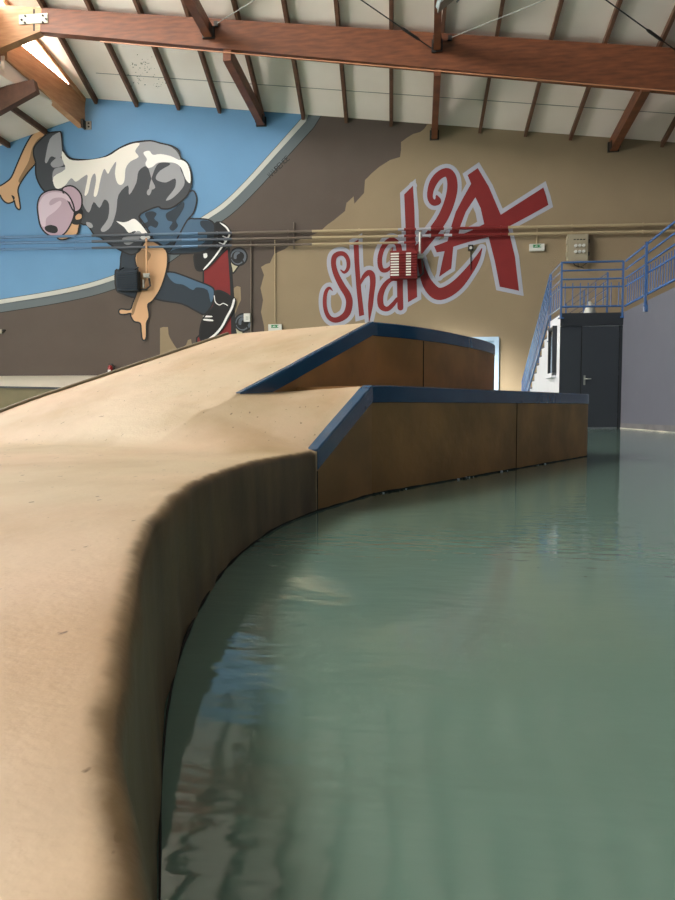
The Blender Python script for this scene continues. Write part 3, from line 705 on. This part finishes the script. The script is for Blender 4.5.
# call device on the leg of the letter, with its cable
a, n, z = wn(wall(470.5, 248.3)); o = thing('detector_box', P(a, NW, z-.08), 'small grey detector box with a hanging cable inside the letter A', 'detector')
k = MB(); k.wbox(a-.07, a+.07, NW-.1, NW, z-.07, z+.08, dksteel); k.build('housing', o)
MB().tube([P(a, NW-.1, z-.01), P(a, NW-.14, z-.01)], .04, plastic, 10).build('lens', o)
MB().tube([P(a+.01, NW-.03, z-.08), P(a+.01, NW-.03, z-.62)], .012, dksteel, 6).build('cable', o)
# white card box on the wheel
a, n, z = wn(wall(247.8, 318)); o = thing('switch_box', P(a, NW, z-.12), 'small white switch box over the lower painted wheel', 'switch')
MB().wbox(a-.095, a+.095, NW-.12, NW, z-.12, z+.12, plastic).build('housing', o)
k = MB()
for i in range(3): k.wbox(a-.03, a+.05, NW-.124, NW-.12, z-.06+i*.035, z-.045+i*.035, steel)
k.build('slot', o)
# conduits
for (x, ya, yb, m, lab, r) in ((251.2, 241, 345, pipe_br, 'thin brown conduit dropping from the pipes beside the white switch box', .022), ):
    o = thing('wall_conduit', wall(x, yb, .05), lab, 'conduit'); MB().tube([wall(x, ya, .04), wall(x, yb, .04)], r, m, 8).build('tube', o)
o = thing('pipe_bracket', wall(294, 236, .1), 'small dark bracket fixed across the pipes left of the lettering', 'bracket')
MB().tube([wall(294, 222, .05), wall(294, 249, .05)], .022, pipe_br, 8).build('rail', o)
a, n, z = wn(wall(2, 331.5)); o = thing('wall_socket', P(a, NW, z-.06), 'small grey wall box on the brown paint at the left edge', 'socket')
MB().wbox(a-.08, a+.05, NW-.1, NW, z-.06, z+.06, cabinet).build('housing', o); MB().tube([P(a+.05,NW-.05,z+.02), P(a+.14,NW-.05,z+.03)], .03, dksteel, 8).build('plug', o)

# fire extinguisher
a, n, z = wn(wall(112, 370.3)); zc = z+.02
o = thing('fire_extinguisher', P(a, NW-.12, zc-.2), 'red fire extinguisher hung on the wall beyond the ramp rim', 'extinguisher')
pr = [(-.201,.01),(-.2,.075),(.06,.08),(.1,.06),(.13,.03),(.14,.03)]
MB().tube([P(a, NW-.12, zc+h) for h, r in pr], [max(r, .01) for h, r in pr], redext, 14).build('cylinder', o)
MB().box(P(a, NW-.2, zc-.08), .045, .006, .07, plastic, W, N).build('paper_label', o)
MB().box(P(a+.02, NW-.12, zc+.15), .06, .02, .025, dksteel, W, N).build('valve', o)
MB().tube([P(a+.03,NW-.12,zc+.15), P(a+.13,NW-.12,zc+.1), P(a+.15,NW-.12,zc-.06), P(a+.1,NW-.12,zc-.2)], .014, rubber, 8).build('hose', o)
MB().wbox(a-.03, a+.03, NW-.06, NW, zc-.1, zc+.05, dksteel).build('bracket', o)

# pale blue door on the back wall, mostly hidden by the raised block
ax0, ax1 = wn(wall(462, 360))[0], wn(wall(498.5, 360))[0]; zt = wn(wall(495, 337))[2]
d = MB(); d.wbox(ax0+.08, ax1-.13, NW-.04, NW+.01, 0, zt-.12, pfblue); dd = d.build('door_1', kind='structure', label='pale blue door half hidden by the raised block')
k = MB(); k.wbox(ax0-.02, ax0+.08, NW-.09, NW, 0, zt, pfblue); k.wbox(ax1-.13, ax1, NW-.09, NW, 0, zt, pfblue); k.wbox(ax0+.08, ax1-.13, NW-.09, NW, zt-.12, zt, pfblue); k.build('door_frame', dd)
MB().wbox(ax0+.2, ax0+.3, NW-.09, NW-.04, 1.0, 1.04, steel).build('door_handle', dd)

# ================================================================ BANK AT THE BACK LEFT
o = thing('back_bank', P(-12, 20, 0), 'low cream bank with an olive side along the wall, left behind the ramp', 'ramp')
ae = wn(wall(165, 380))[0]
z_w = wn(wall(30, 375.8))[2]
nb = 19.3; z_b = (at_n(0, 384.3, nb)).z; z_b2 = at_n(68, 388.2, nb).z
asplit = wn(at_n(68, 388, nb))[0]
k = MB(); k.hexa([P(AL+.02,nb,0),P(ae,nb,0),P(ae,NW-.01,0),P(AL+.02,NW-.01,0),P(AL+.02,nb,z_b+.02),P(ae,nb,z_b2-.06),P(ae,NW-.01,z_w),P(AL+.02,NW-.01,z_w)], cream); k.build('bank_surface', o)
k = MB(); k.hexa([P(AL+.02,nb-.06,0),P(ae,nb-.06,0),P(ae,nb-.001,0),P(AL+.02,nb-.001,0),P(AL+.02,nb-.06,z_b+.02),P(ae,nb-.06,z_b2-.06),P(ae,nb-.001,z_b2-.06),P(AL+.02,nb-.001,z_b+.02)], olive); k.build('side_panel', o)
k = MB(); k.bar(P(AL+.02,nb-.07,z_b+.03), P(ae,nb-.07,z_b2-.05), .06, .05, frame_d); k.build('edge_strip', o)

# ================================================================ EQUIPMENT ROOM, STAIRS, RAMP WALL
g0 = EYE + ray(590, 428)*(-EYE.z/ray(590, 428).z)
n0 = g0.dot(N)
w0 = wn(at_n(559.6, 370, n0))[0]; w1 = wn(at_n(621.5, 370, n0))[0]
zr = at_n(590, 313, n0).z
ws_ = w0+1.18; nl = n0+1.25
rm = thing('equipment_room', P(w0, n0, 0), 'charcoal fronted room with white side under the blue railed landing', 'room', kind='structure')
k = MB(); k.wbox(w0, w1, n0+.02, nl, 0, zr-.02, whitew); k.wbox(ws_, w1+4, nl, NW, 0, zr-.02, whitew); k.build('room_body', rm)
zs = at_n(590, 325.6, n0).z; xd = wn(at_n(581, 370, n0))[0]; xd1 = wn(at_n(619.3, 370, n0))[0]
MB().wbox(w0-.002, w1+.01, n0-.03, n0+.02, zs, zr, frame_d).build('fascia', rm)
MB().wbox(w0-.002, xd-.01, n0, n0+.02, 0, zs-.008, doorc).build('side_panel', rm)
dr = thing('door_2', P(xd, n0, 0), 'charcoal door with a chrome lever under the landing', 'door', kind='structure')
MB().wbox(xd+.01, xd1-.02, n0-.012, n0+.019, .02, zs-.02, doorc).build('door_leaf', dr)
k = MB(); k.wbox(xd-.01, xd+.01, n0-.004, n0+.019, 0, zs-.008, rubber); k.wbox(xd1-.02, xd1, n0-.004, n0+.019, 0, zs-.008, rubber); k.wbox(xd1, w1, n0-.02, n0+.019, 0, zs-.008, frame_d); k.build('door_frame', dr)
hz = at_n(584, 380, n0).z; k = MB()
k.wbox(xd+.05, xd+.085, n0-.025, n0-.012, hz-.1, hz+.09, steel); k.tube([P(xd+.067,n0-.03,hz+.02), P(xd+.067,n0-.06,hz+.02), P(xd+.19,n0-.06,hz+.02)], .011, steel, 8)
k.build('door_handle', dr)
k = MB()
for zz in (.25, 1.1, 1.85): k.wbox(xd1-.03, xd1-.01, n0-.025, n0-.012, zz-.05, zz+.05, frame_d)
k.build('hinge', dr)
# landing slab
MB().wbox(w0-.003, w1+4, n0+.02, nl, zr-.02, zr, greyw).build('landing_slab', rm)
# window on the white side
nwa, nwb = n0+.40, n0+1.12
zw1, zw0 = 2.03, 1.12
wi = MB().wbox(w0-.02, w0+.0, nwa, nwb, zw0, zw1, mat('dark_window_glass', (24,27,32), .15)).build('window_1', kind='structure', label='dark window in the white side of the room')
k = MB(); k.wbox(w0-.09, w0, nwa-.05, nwa, zw0-.05, zw1+.05, frame_d); k.wbox(w0-.05, w0, nwb, nwb+.04, zw0-.05, zw1+.05, frame_d)
k.wbox(w0-.06, w0, nwa, nwb, zw1, zw1+.05, frame_d); k.build('window_frame', wi)
MB().wbox(w0-.1, w0, nwa-.05, nwb+.04, zw0-.09, zw0-.0, whitew).build('window_sill', wi)

# staircase going down behind the landing
sc = thing('staircase', P(w0, nl, 0), 'white stairs going down beside the back wall from the landing', 'staircase')
ns = 13; ru = (NW-.25-nl)/ns; ri = zr/ns
for i in range(ns-1):
    k = MB(); k.wbox(w0, ws_, nl+i*ru, nl+(i+1)*ru+.001, 0, zr-(i+1)*ri, whitew); k.wbox(w0-.01, ws_, nl+i*ru-.02, nl+(i+1)*ru, zr-(i+1)*ri, zr-(i+1)*ri+.03, greyw)
    k.build('step', sc)

# railings
def railing(name, pts_base, heights, lab, posts, bal=None, r=.021, postoff=.18, group=None):
    """pts_base: line along the foot (world points); heights: rails above it"""
    o = thing('railing', pts_base[0], lab, 'railing', group)
    def at(t):
        seg = t*(len(pts_base)-1); i = min(int(seg), len(pts_base)-2); return lerp(pts_base[i], pts_base[i+1], seg-i)
    for h in heights:
        MB().tube([p+Z*h for p in pts_base], r if h in (max(heights), min(heights)) else r*.85, blue_rail, 8).build('rail', o)
    for t in posts:
        p = at(t); MB().bar(p-Z*postoff, p+Z*max(heights), .036, .036, blue_rail, N).build('post', o)
        MB().box(p-Z*postoff, .05, .05, .012, blue_rail, W, N).build('post_foot', o)
    if bal:
        n_, z0, z1 = bal
        for i in range(n_):
            p = at((i+.5)/n_); MB().tube([p+Z*z0, p+Z*z1], .010, blue_rail, 6).build('baluster', o)
    return o
H = [at_n(590, y, n0).z-zr for y in (262.2,270.4,279.2,287.2,306.6)]
yb0 = at_n(590, 283, n0).z-zr
railing('front', [P(w0, n0-.03, zr), P(w1-.02, n0-.03, zr)], H, 'blue railing across the front of the landing', (0, 1), (8, H[4], yb0), postoff=.1)
railing('side', [P(w0, n0-.03, zr), P(w0, nl, zr)], H, 'short blue railing along the left side of the landing, catching light', (1,), (6, H[4], yb0), postoff=.45)
sl = [P(w0, nl+.02, zr), P(w0, NW-.5, zr-(NW-.5-nl)*ri/ru)]
railing('stair', sl, [h for h in H], 'steep blue stair railing going down to the back wall', (.0, .33, .66, 1.0), (26, H[4], H[0]*.99), r=.026, postoff=.1)
railing('well', [P(ws_, nl, zr), P(ws_, NW-.3, zr)], H, 'blue guard rail beside the stair opening, behind the front railing', (0, .5, 1), None, postoff=.0)
# ramp wall on the right, running towards the camera
g1_ = EYE + ray(675, 432.6)*(-EYE.z/ray(675, 432.6).z)
nA = g1_.dot(N); wA = g1_.dot(W)
kw = (wA-w1)/(nA-n0)            # small drift of the wall line
kz = (2.46-2.32)/(n0-11.6)
zA = at_w(675, 287, wA).z
kz = (zA-zr)/(n0-nA)
nC = n0-8.5
def wl(n): return w1+kw*(n-n0)
def zl(n): return zr+kz*(n0-n)
rw = thing('ramp_wall', P(w1, n0, 0), 'long lilac grey ramp wall on the right edge', 'wall', kind='structure')
k = MB(); k.hexa([P(wl(nC),nC,0),P(AR,nC,0),P(AR,n0,0),P(wl(n0),n0,0),P(wl(nC),nC,zl(nC)),P(AR,nC,zl(nC)),P(AR,n0,zl(n0)),P(wl(n0),n0,zl(n0))], greyw); k.build('wall_body', rw)
k = MB(); k.hexa([P(wl(nC)-.004,nC,0),P(wl(nC),nC,0),P(wl(n0),n0,0),P(wl(n0)-.004,n0,0),P(wl(nC)-.004,nC,.16),P(wl(nC),nC,.16),P(wl(n0),n0,.1),P(wl(n0)-.004,n0,.1)], mat('splash_dirt', (112,110,112), .9, .25, 4)); k.build('dirt_band', rw)
k = MB(); q = [P(wl(n)-.01, n, .006) for n in [lerp(nC, n0, i/30) for i in range(31)]]
k.tube(q, [random.uniform(.002,.009) for _ in q], cream, 6); k.build('floor_joint', rw)
# ramp railing: rises faster than the wall
def foot(n): return P(wl(n)+.03, n, zl(n))
hr = [at_w(675, y, wA).z-zl(nA) for y in (220,231.5,243,255.5,278.5)]
hs = H
o = thing('railing', P(w1, n0, zr), 'blue railing with fine balusters climbing along the ramp wall', 'railing')
def rp(n, i): 
    t_ = (n0-n)/(n0-nA); return P(wl(n)+.03, n, lerp(zr+hs[i], zl(nA)+hr[i], t_))
for i in range(5): MB().tube([rp(n0-.03, i), rp(nC, i)], .026 if i in (0, 4) else .021, blue_rail, 8).build('rail', o)
nP = None
best = min([(abs((lambda d: 337.5+F*d.x/((d-EYE).dot(FWD)))(P(wl(n)-.03,n,3.3))-646.5), n) for n in [n0-x*.02 for x in range(10, 400)]])[1]
for j in range(0, 4):
    n = best-j*1.85; a_ = rp(n, 4); b2_ = rp(n, 0); MB().bar(P(wl(n)-.03, n, zl(n)-.16), P(wl(n)-.03, n, b2_.z), .042, .042, blue_rail, N).build('post', o)
    MB().box(P(wl(n)-.02, n, zl(n)-.14), .03, .05, .06, blue_rail, W, N).build('post_foot', o)
nb_ = 46
for i in range(nb_):
    n = lerp(n0-.08, n0-5.0, (i+.5)/nb_); a_, b2_ = rp(n, 4), rp(n, 3); MB().tube([a_, b2_+Z*.13], .009, blue_rail, 6).build('baluster', o)
# white bag on the platform
q = at_n(589.5, 313, nl-.3); q.z = zr-.005
o = thing('white_bag', q, 'small crumpled white bag on the platform behind the front railing', 'bag')
prof = [(0,.11),(.07,.125),(.16,.11),(.26,.08),(.32,.05),(.36,.02)]
k = MB(); vs = []
for h, r in prof:
    for i in range(14):
        a = 2*PI*i/14; rr = r*(1+.16*math.sin(3*a+h*9)+random.uniform(-.06,.06)); vs.append(q+Vector((rr*math.cos(a), rr*math.sin(a), h)))
k.add(vs, [(j*14+i, j*14+(i+1)%14, (j+1)*14+(i+1)%14, (j+1)*14+i) for j in range(5) for i in range(14)]+[tuple(range(70,84))], plastic, True); k.build('sack', o)

# ================================================================ CONCRETE SKATE FEATURE
PA = Vector((.17, 3.6, 0)); DA = Vector((.59, .81, 0)).normalized(); DB = Vector((-DA.y, DA.x, 0))
def ab(x, y):
    v = Vector((x, y, 0))-PA; return v.dot(DA), v.dot(DB)
ZB, ZU, BW = .54, .95, .48
BMAX = 1.72
def Dk(a): return lerp(.25, .272, sst((-a-.55)/1.9))
def U(a, b):
    m = lerp(.378, .315, clamp((b-BW)/(BMAX-BW)))
    v = ZU+m*(a-.76); d = .272
    k = .035; h = clamp(.5+.5*(v-d)/k); v = lerp(d, v, h)+k*h*(1-h)*.5
    return min(v, ZU)
def low(a, b, t=None):
    f0 = max(Dk(a), .25+.46*(a+.63)) if a > -.75 else Dk(a)
    f0 = min(f0, ZB)
    f1 = min(.52+.05*a, U(a, BW))
    return lerp(f0, f1, clamp(b/BW) if t is None else clamp(t))
def zs_(x, y, t):          # t: 0 at the outer edge, 1 at the line of the raised block
    a, b = ab(x, y)
    return low(a, b, t) if t < 1 else U(a, max(b, BW))

root = thing('concrete_skate_feature', PA, 'sand-coloured concrete skate ramp with two blue-edged blocks', 'skate ramp')
# foot line of the outer side
foot_pts = [(.25,-1.0),(.13,-.35),(.04,.0),(-.008,.13),(-.049,.25),(-.104,.394),(-.154,.60),(-.205,.82),(-.25,1.05),(-.285,1.32),(-.302,1.62),(-.302,1.95),(-.27,2.30),(-.20,2.68),(-.085,3.02)]
fp = smooth(foot_pts, k=12)
L_ = int(.70/.045)
st0 = Vector((-.085, 3.02, 0)); en0 = PA.copy()
for i in range(1, 17): q = lerp(st0, en0, i/16); fp.append((q.x, q.y))
path = [Vector((x, y, 0)) for x, y in fp]
nrm = []
for i in range(len(path)):
    d = path[min(i+1, len(path)-1)]-path[max(i-1, 0)]; d.normalize(); nrm.append(Vector((-d.y, d.x, 0)))
for _ in range(16): nrm = [nrm[0]]+[(nrm[i-1]+nrm[i]*2+nrm[i+1]).normalized() for i in range(1, len(nrm)-1)]+[nrm[-1]]
nst = len(path)-17
for i in range(len(path)):
    t = sst((i-(nst-30))/30) if i < nst else 1
    nrm[i] = (nrm[i]*(1-t)+DB*t).normalized() if i > nst-31 else nrm[i]
def ze(p, v): return zs_(p.x, p.y, v/BW)
def vmap(p, v, k):          # the grid line v = BW is laid along the foot of the raised block
    b0 = ab(p.x, p.y)[1]
    m = v*(BW-b0)/BW if v <= BW else v-b0
    return lerp(v, m, k)
RR = .02
V = [0]+[.0]*0
vin = [.0, .003, .009, .017, .026, .05, .08, .12, .17, .23, .29, .35, .41, .465, .4795, .4805, .51, .58, .68, .80, .95, 1.1, 1.25, 1.4, 1.55, 1.66, 1.72]
dv_, df_ = [], []
rng = random.Random(3)
from mathutils import noise as mn
rows = []
for i, p in enumerate(path):
    n_ = nrm[i]; col = []
    wob = .006*mn.noise(Vector((p.x*6, p.y*6, 0)))
    for h in (0, .2, .4, .6, .8, 1):
        z_e = ze(p+n_*.001, 0)-RR
        if i >= nst: rr = .004
        else: rr = RR
        z_e = ze(p+n_*.001, 0)-rr
        hh = z_e*h; col.append(p+n_*(.012*h*(1 if i < nst else 0))+Z*hh+n_*(wob+.004*mn.noise(Vector((p.x*9, p.y*9, h*4))) if 0 < i < nst else 0))
    for v in vin[1:]:
        if i < nst: 
            x = .012+vmap(p, v, sst((i-(nst-34))/34)); u_ = clamp(v/.026)
            z = ze(p+n_*x, v)
            drop = RR*(1-math.sqrt(max(0, 1-(1-u_)**2)))
            z -= drop
            q = p+n_*x
            q.z = z+.0035*mn.noise(Vector((q.x*2.2, q.y*2.2, 5)))+.0022*mn.noise(Vector((q.x*14, q.y*14, 2)))*(1 if v < .1 else .35)
            q += n_*wob*clamp(1-v/.2)
        else:
            q = p+n_*vmap(p, v, 1); q.z = ze(q, v)
            if v < .06: q.z -= .004
        col.append(q)
    q = col[-1].copy(); q.z = 0; col.append(q)
    rows.append(col)
nc = len(rows[0])
vs = [q for c_ in rows for q in c_]
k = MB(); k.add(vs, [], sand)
mi_s, mi_f = k.mi(sand), k.mi(facec)
for i in range(len(rows)-1):
    for j in range(nc-1):
        f = [i*nc+j, (i+1)*nc+j, (i+1)*nc+j+1, i*nc+j+1]
        k.f.append(f); p0, p1, p2 = vs[f[0]], vs[f[1]], vs[f[3]]
        nz = abs((p1-p0).cross(p2-p0).normalized().z) if (p1-p0).cross(p2-p0).length > 1e-12 else 1
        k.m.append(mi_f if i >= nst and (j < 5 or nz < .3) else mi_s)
        k.sm.append(i < nst+40 and not (j >= 5 and i >= nst and nz < .3) and j != nc-2)
dk = k.build('deck', root, label='sand-painted sloping deck with a scuffed rounded edge, painted brown with some grime')
at_ = dk.data.attributes.new('shade_grime', 'FLOAT', 'POINT')
at_.data.foreach_set('value', [(1.0 if j <= 5 else clamp(1.15-vin[min(j-5, len(vin)-1)]/.026)) if i < nst else 0.0 for i in range(len(rows)) for j in range(nc)])  # paints the shaded side brown, fading over the grimy rounded edge

# ledge block
def arc(c0, d_in, R_, a0, a1, n):  # path turning left from start point c0 with heading a0
    out = []; c = c0+Vector((-math.sin(a0), math.cos(a0), 0))*R_
    for i in range(1, n+1):
        a = a0+(a1-a0)*i/n; out.append(c+Vector((math.sin(a), -math.cos(a), 0))*R_)
    return out
hA = math.atan2(DA.y, DA.x)
s_end = PA+DA*3.38
front = [PA+DA*(3.38*i/20) for i in range(21)]+arc(s_end, DA, .34, hA, hA+PI/2+.15, 12)
backp = [PA+DA*3.74+DB*1.3, PA+DB*1.3]
lp_ = front+backp
k = MB(); n_ = len(lp_)
vs = [Vector((p.x, p.y, 0)) for p in lp_]+[Vector((p.x, p.y, ZB)) for p in lp_]
k.add(vs, [(i, (i+1)%n_, n_+(i+1)%n_, n_+i) for i in range(n_)], facec); k.add([vs[n_+i] for i in range(n_)], [tuple(t) for t in tessellate_polygon([[Vector((p.x,p.y,0)) for p in lp_]])], sand)
lb = k.build('ledge_block', root, label='low brown-sided ledge block')

# raised block
up_line = smooth([(-.22,3.88),(.0,4.18),(.215,4.48),(.27,4.54),(.42,4.67),(.62,4.90),(.85,5.24),(1.08,5.63),(1.26,6.0),(1.35,6.3),(1.37,6.62),(1.28,7.0),(1.05,7.3),(.7,7.45)], k=4)
UL = [Vector((x, y, 0)) for x, y in up_line]
iC = 8  # index of crest corner (.215,4.48)
cr_far = PA+DA*.76+DB*BMAX
far_end = cr_far+DA*2.6
top = UL[iC:]+[far_end, cr_far]
k = MB(); n_ = len(top)
k.add([Vector((p.x,p.y,ZU)) for p in top], [tuple(t) for t in tessellate_polygon([[Vector((p.x,p.y,0)) for p in top]])], sand)
k.add([Vector((p.x,p.y,0)) for p in top]+[Vector((p.x,p.y,ZU)) for p in top], [(i, (i+1)%n_, n_+(i+1)%n_, n_+i) for i in range(n_-1)], facec)
# bank between the deck and the crest
NA_, NB_ = 14, 14
g = []
for i in range(NA_+1):
    a = .76*i/NA_
    s0 = UL[0]+(UL[iC]-UL[0])*(i/NA_)
    s1 = PA+DA*a+DB*BMAX
    for j in range(NB_+1):
        q = lerp(s0, s1, j/NB_); _, b = ab(q.x, q.y); q = Vector((q.x, q.y, min(ZU, lerp(U(0, b), ZU, i/NA_)))); g.append(q)
k.add(g, [(i*(NB_+1)+j, (i+1)*(NB_+1)+j, (i+1)*(NB_+1)+j+1, i*(NB_+1)+j+1) for i in range(NA_) for j in range(NB_)], sand, True)
e1 = [g[i*(NB_+1)] for i in range(NA_+1)]; e2 = [g[i*(NB_+1)+NB_] for i in range(NA_+1)]
for e_ in (e1, e2): 
    m_ = len(e_); k.add([Vector((p.x,p.y,0)) for p in e_]+e_, [(i, i+1, m_+i+1, m_+i) for i in range(m_-1)], facec)
k.build('raised_block', root, label='taller sand-topped block with brown sides')

# blue steel copings
def coping(pts, name, face=.084, lip=.05, proud=.005):
    n_ = len(pts); vs = []
    for i, p in enumerate(pts):
        d = pts[min(i+1,n_-1)]-pts[max(i-1,0)]; dh = Vector((d.x,d.y,0)).normalized(); inn = Vector((-dh.y, dh.x, 0)); d.normalize()
        u = inn.cross(d)*-1
        u = d.cross(inn)*-1 if d.cross(inn).z < 0 else d.cross(inn)
        zt_ = p+Z*.005
        vs += [zt_-inn*proud-Z*face, zt_-inn*proud-Z*.006, zt_-inn*(proud-.006), zt_+inn*lip, zt_+inn*lip-Z*.012, p+inn*.002-Z*face]
    fs = [(i*6+j, (i+1)*6+j, (i+1)*6+(j+1)%6, i*6+(j+1)%6) for i in range(n_-1) for j in range(6)]
    fs += [tuple(range(6))[::-1], tuple((n_-1)*6+j for j in range(6))]
    return MB().add(vs, fs, blue_cop).build(name, root)
c1 = []
for i in range(0, 17):
    q = lerp(st0, en0, i/16); c1.append(Vector((q.x, q.y, low(*[ab(q.x, q.y)[0], 0]))))
# round the knee
c1 = c1[:-1]+[PA+Z*(ZB-.003)]+[Vector((p.x,p.y,ZB)) for p in front[1:]]
coping(c1, 'coping')
c2 = []
for t in [i/10 for i in range(11)]:
    q = PA+DA*lerp(-.43, 0, t)+DB*BW; c2.append(Vector((q.x, q.y, U(lerp(-.43, 0, t), BW))))
for i in range(1, NA_+1): c2.append(e1[i].copy())
c2 += [Vector((p.x,p.y,ZU)) for p in UL[iC+1:-1]]
coping(c2, 'coping', .082, .03)
# thin metal rim along the far side of the deck
rim = []
for i in range(len(rows)): q = rows[i][-2]; rim.append(q+Z*.004+nrm[i]*.012)
rim += [e2[i]+Z*.004+DB*.012 for i in range(1, NA_+1)]
rim = rim[20:]
MB().tube(rim, .012, mat('worn_rim_steel', (150,138,112), .5), 8).build('rim_tube', root)
# seams in the block faces
k = MB()
for s_ in (1.16+.0, ):
    q = PA+DA*s_
ray_s = ray(516.5, 430); tt = (PA-EYE).dot(DB)/ray_s.dot(DB); q = EYE+ray_s*tt
k.bar(Vector((q.x,q.y,.005))-DB*.001, Vector((q.x,q.y,ZB-.082))-DB*.001, .005, .004, grime, N)
q = UL[iC+11]; k.bar(Vector((q.x,q.y,.55)), Vector((q.x,q.y,ZU-.082)), .008, .008, grime, N)
q = st0; k.bar(Vector((q.x,q.y,.004))-DB*.001, Vector((q.x,q.y,.17))-DB*.001, .005, .005, grime, N)
k.build('panel_seam', root)
# dark grime line and crumbs at the foot
k = MB(); pts = [p-nrm[i]*.001+Z*.003 for i, p in enumerate(path)]+[Vector((p.x,p.y,.003)) for p in front[1:24]]
dense = []
for a_, b2_ in zip(pts, pts[1:]):
    m_ = max(1, int((b2_-a_).length/.02))
    for j in range(m_): dense.append(lerp(a_, b2_, j/m_))
k.tube(dense, [max(.0008, (.0045+.0045*mn.noise(p*9))*clamp(p.y/3, .12, 1)) for p in dense], grime, 6, False)
k.build('joint_grime', root)
k = MB()
for cen, cnt in ((PA+DA*.20, 16), (PA+DA*1.05, 22), (PA+DA*1.55, 8), (PA-DA*.25, 8), (PA+DA*2.2, 8)):
    for _ in range(cnt):
        q = cen+DA*random.gauss(0,.08)-DB*random.uniform(.003,.02); r = random.uniform(.002,.008)
        k.box(Vector((q.x,q.y,r*.6)), r, r*.8, r*.6, grime if random.random() < .8 else whitew, DA, DB)
k.build('crumbs', root, kind='stuff')
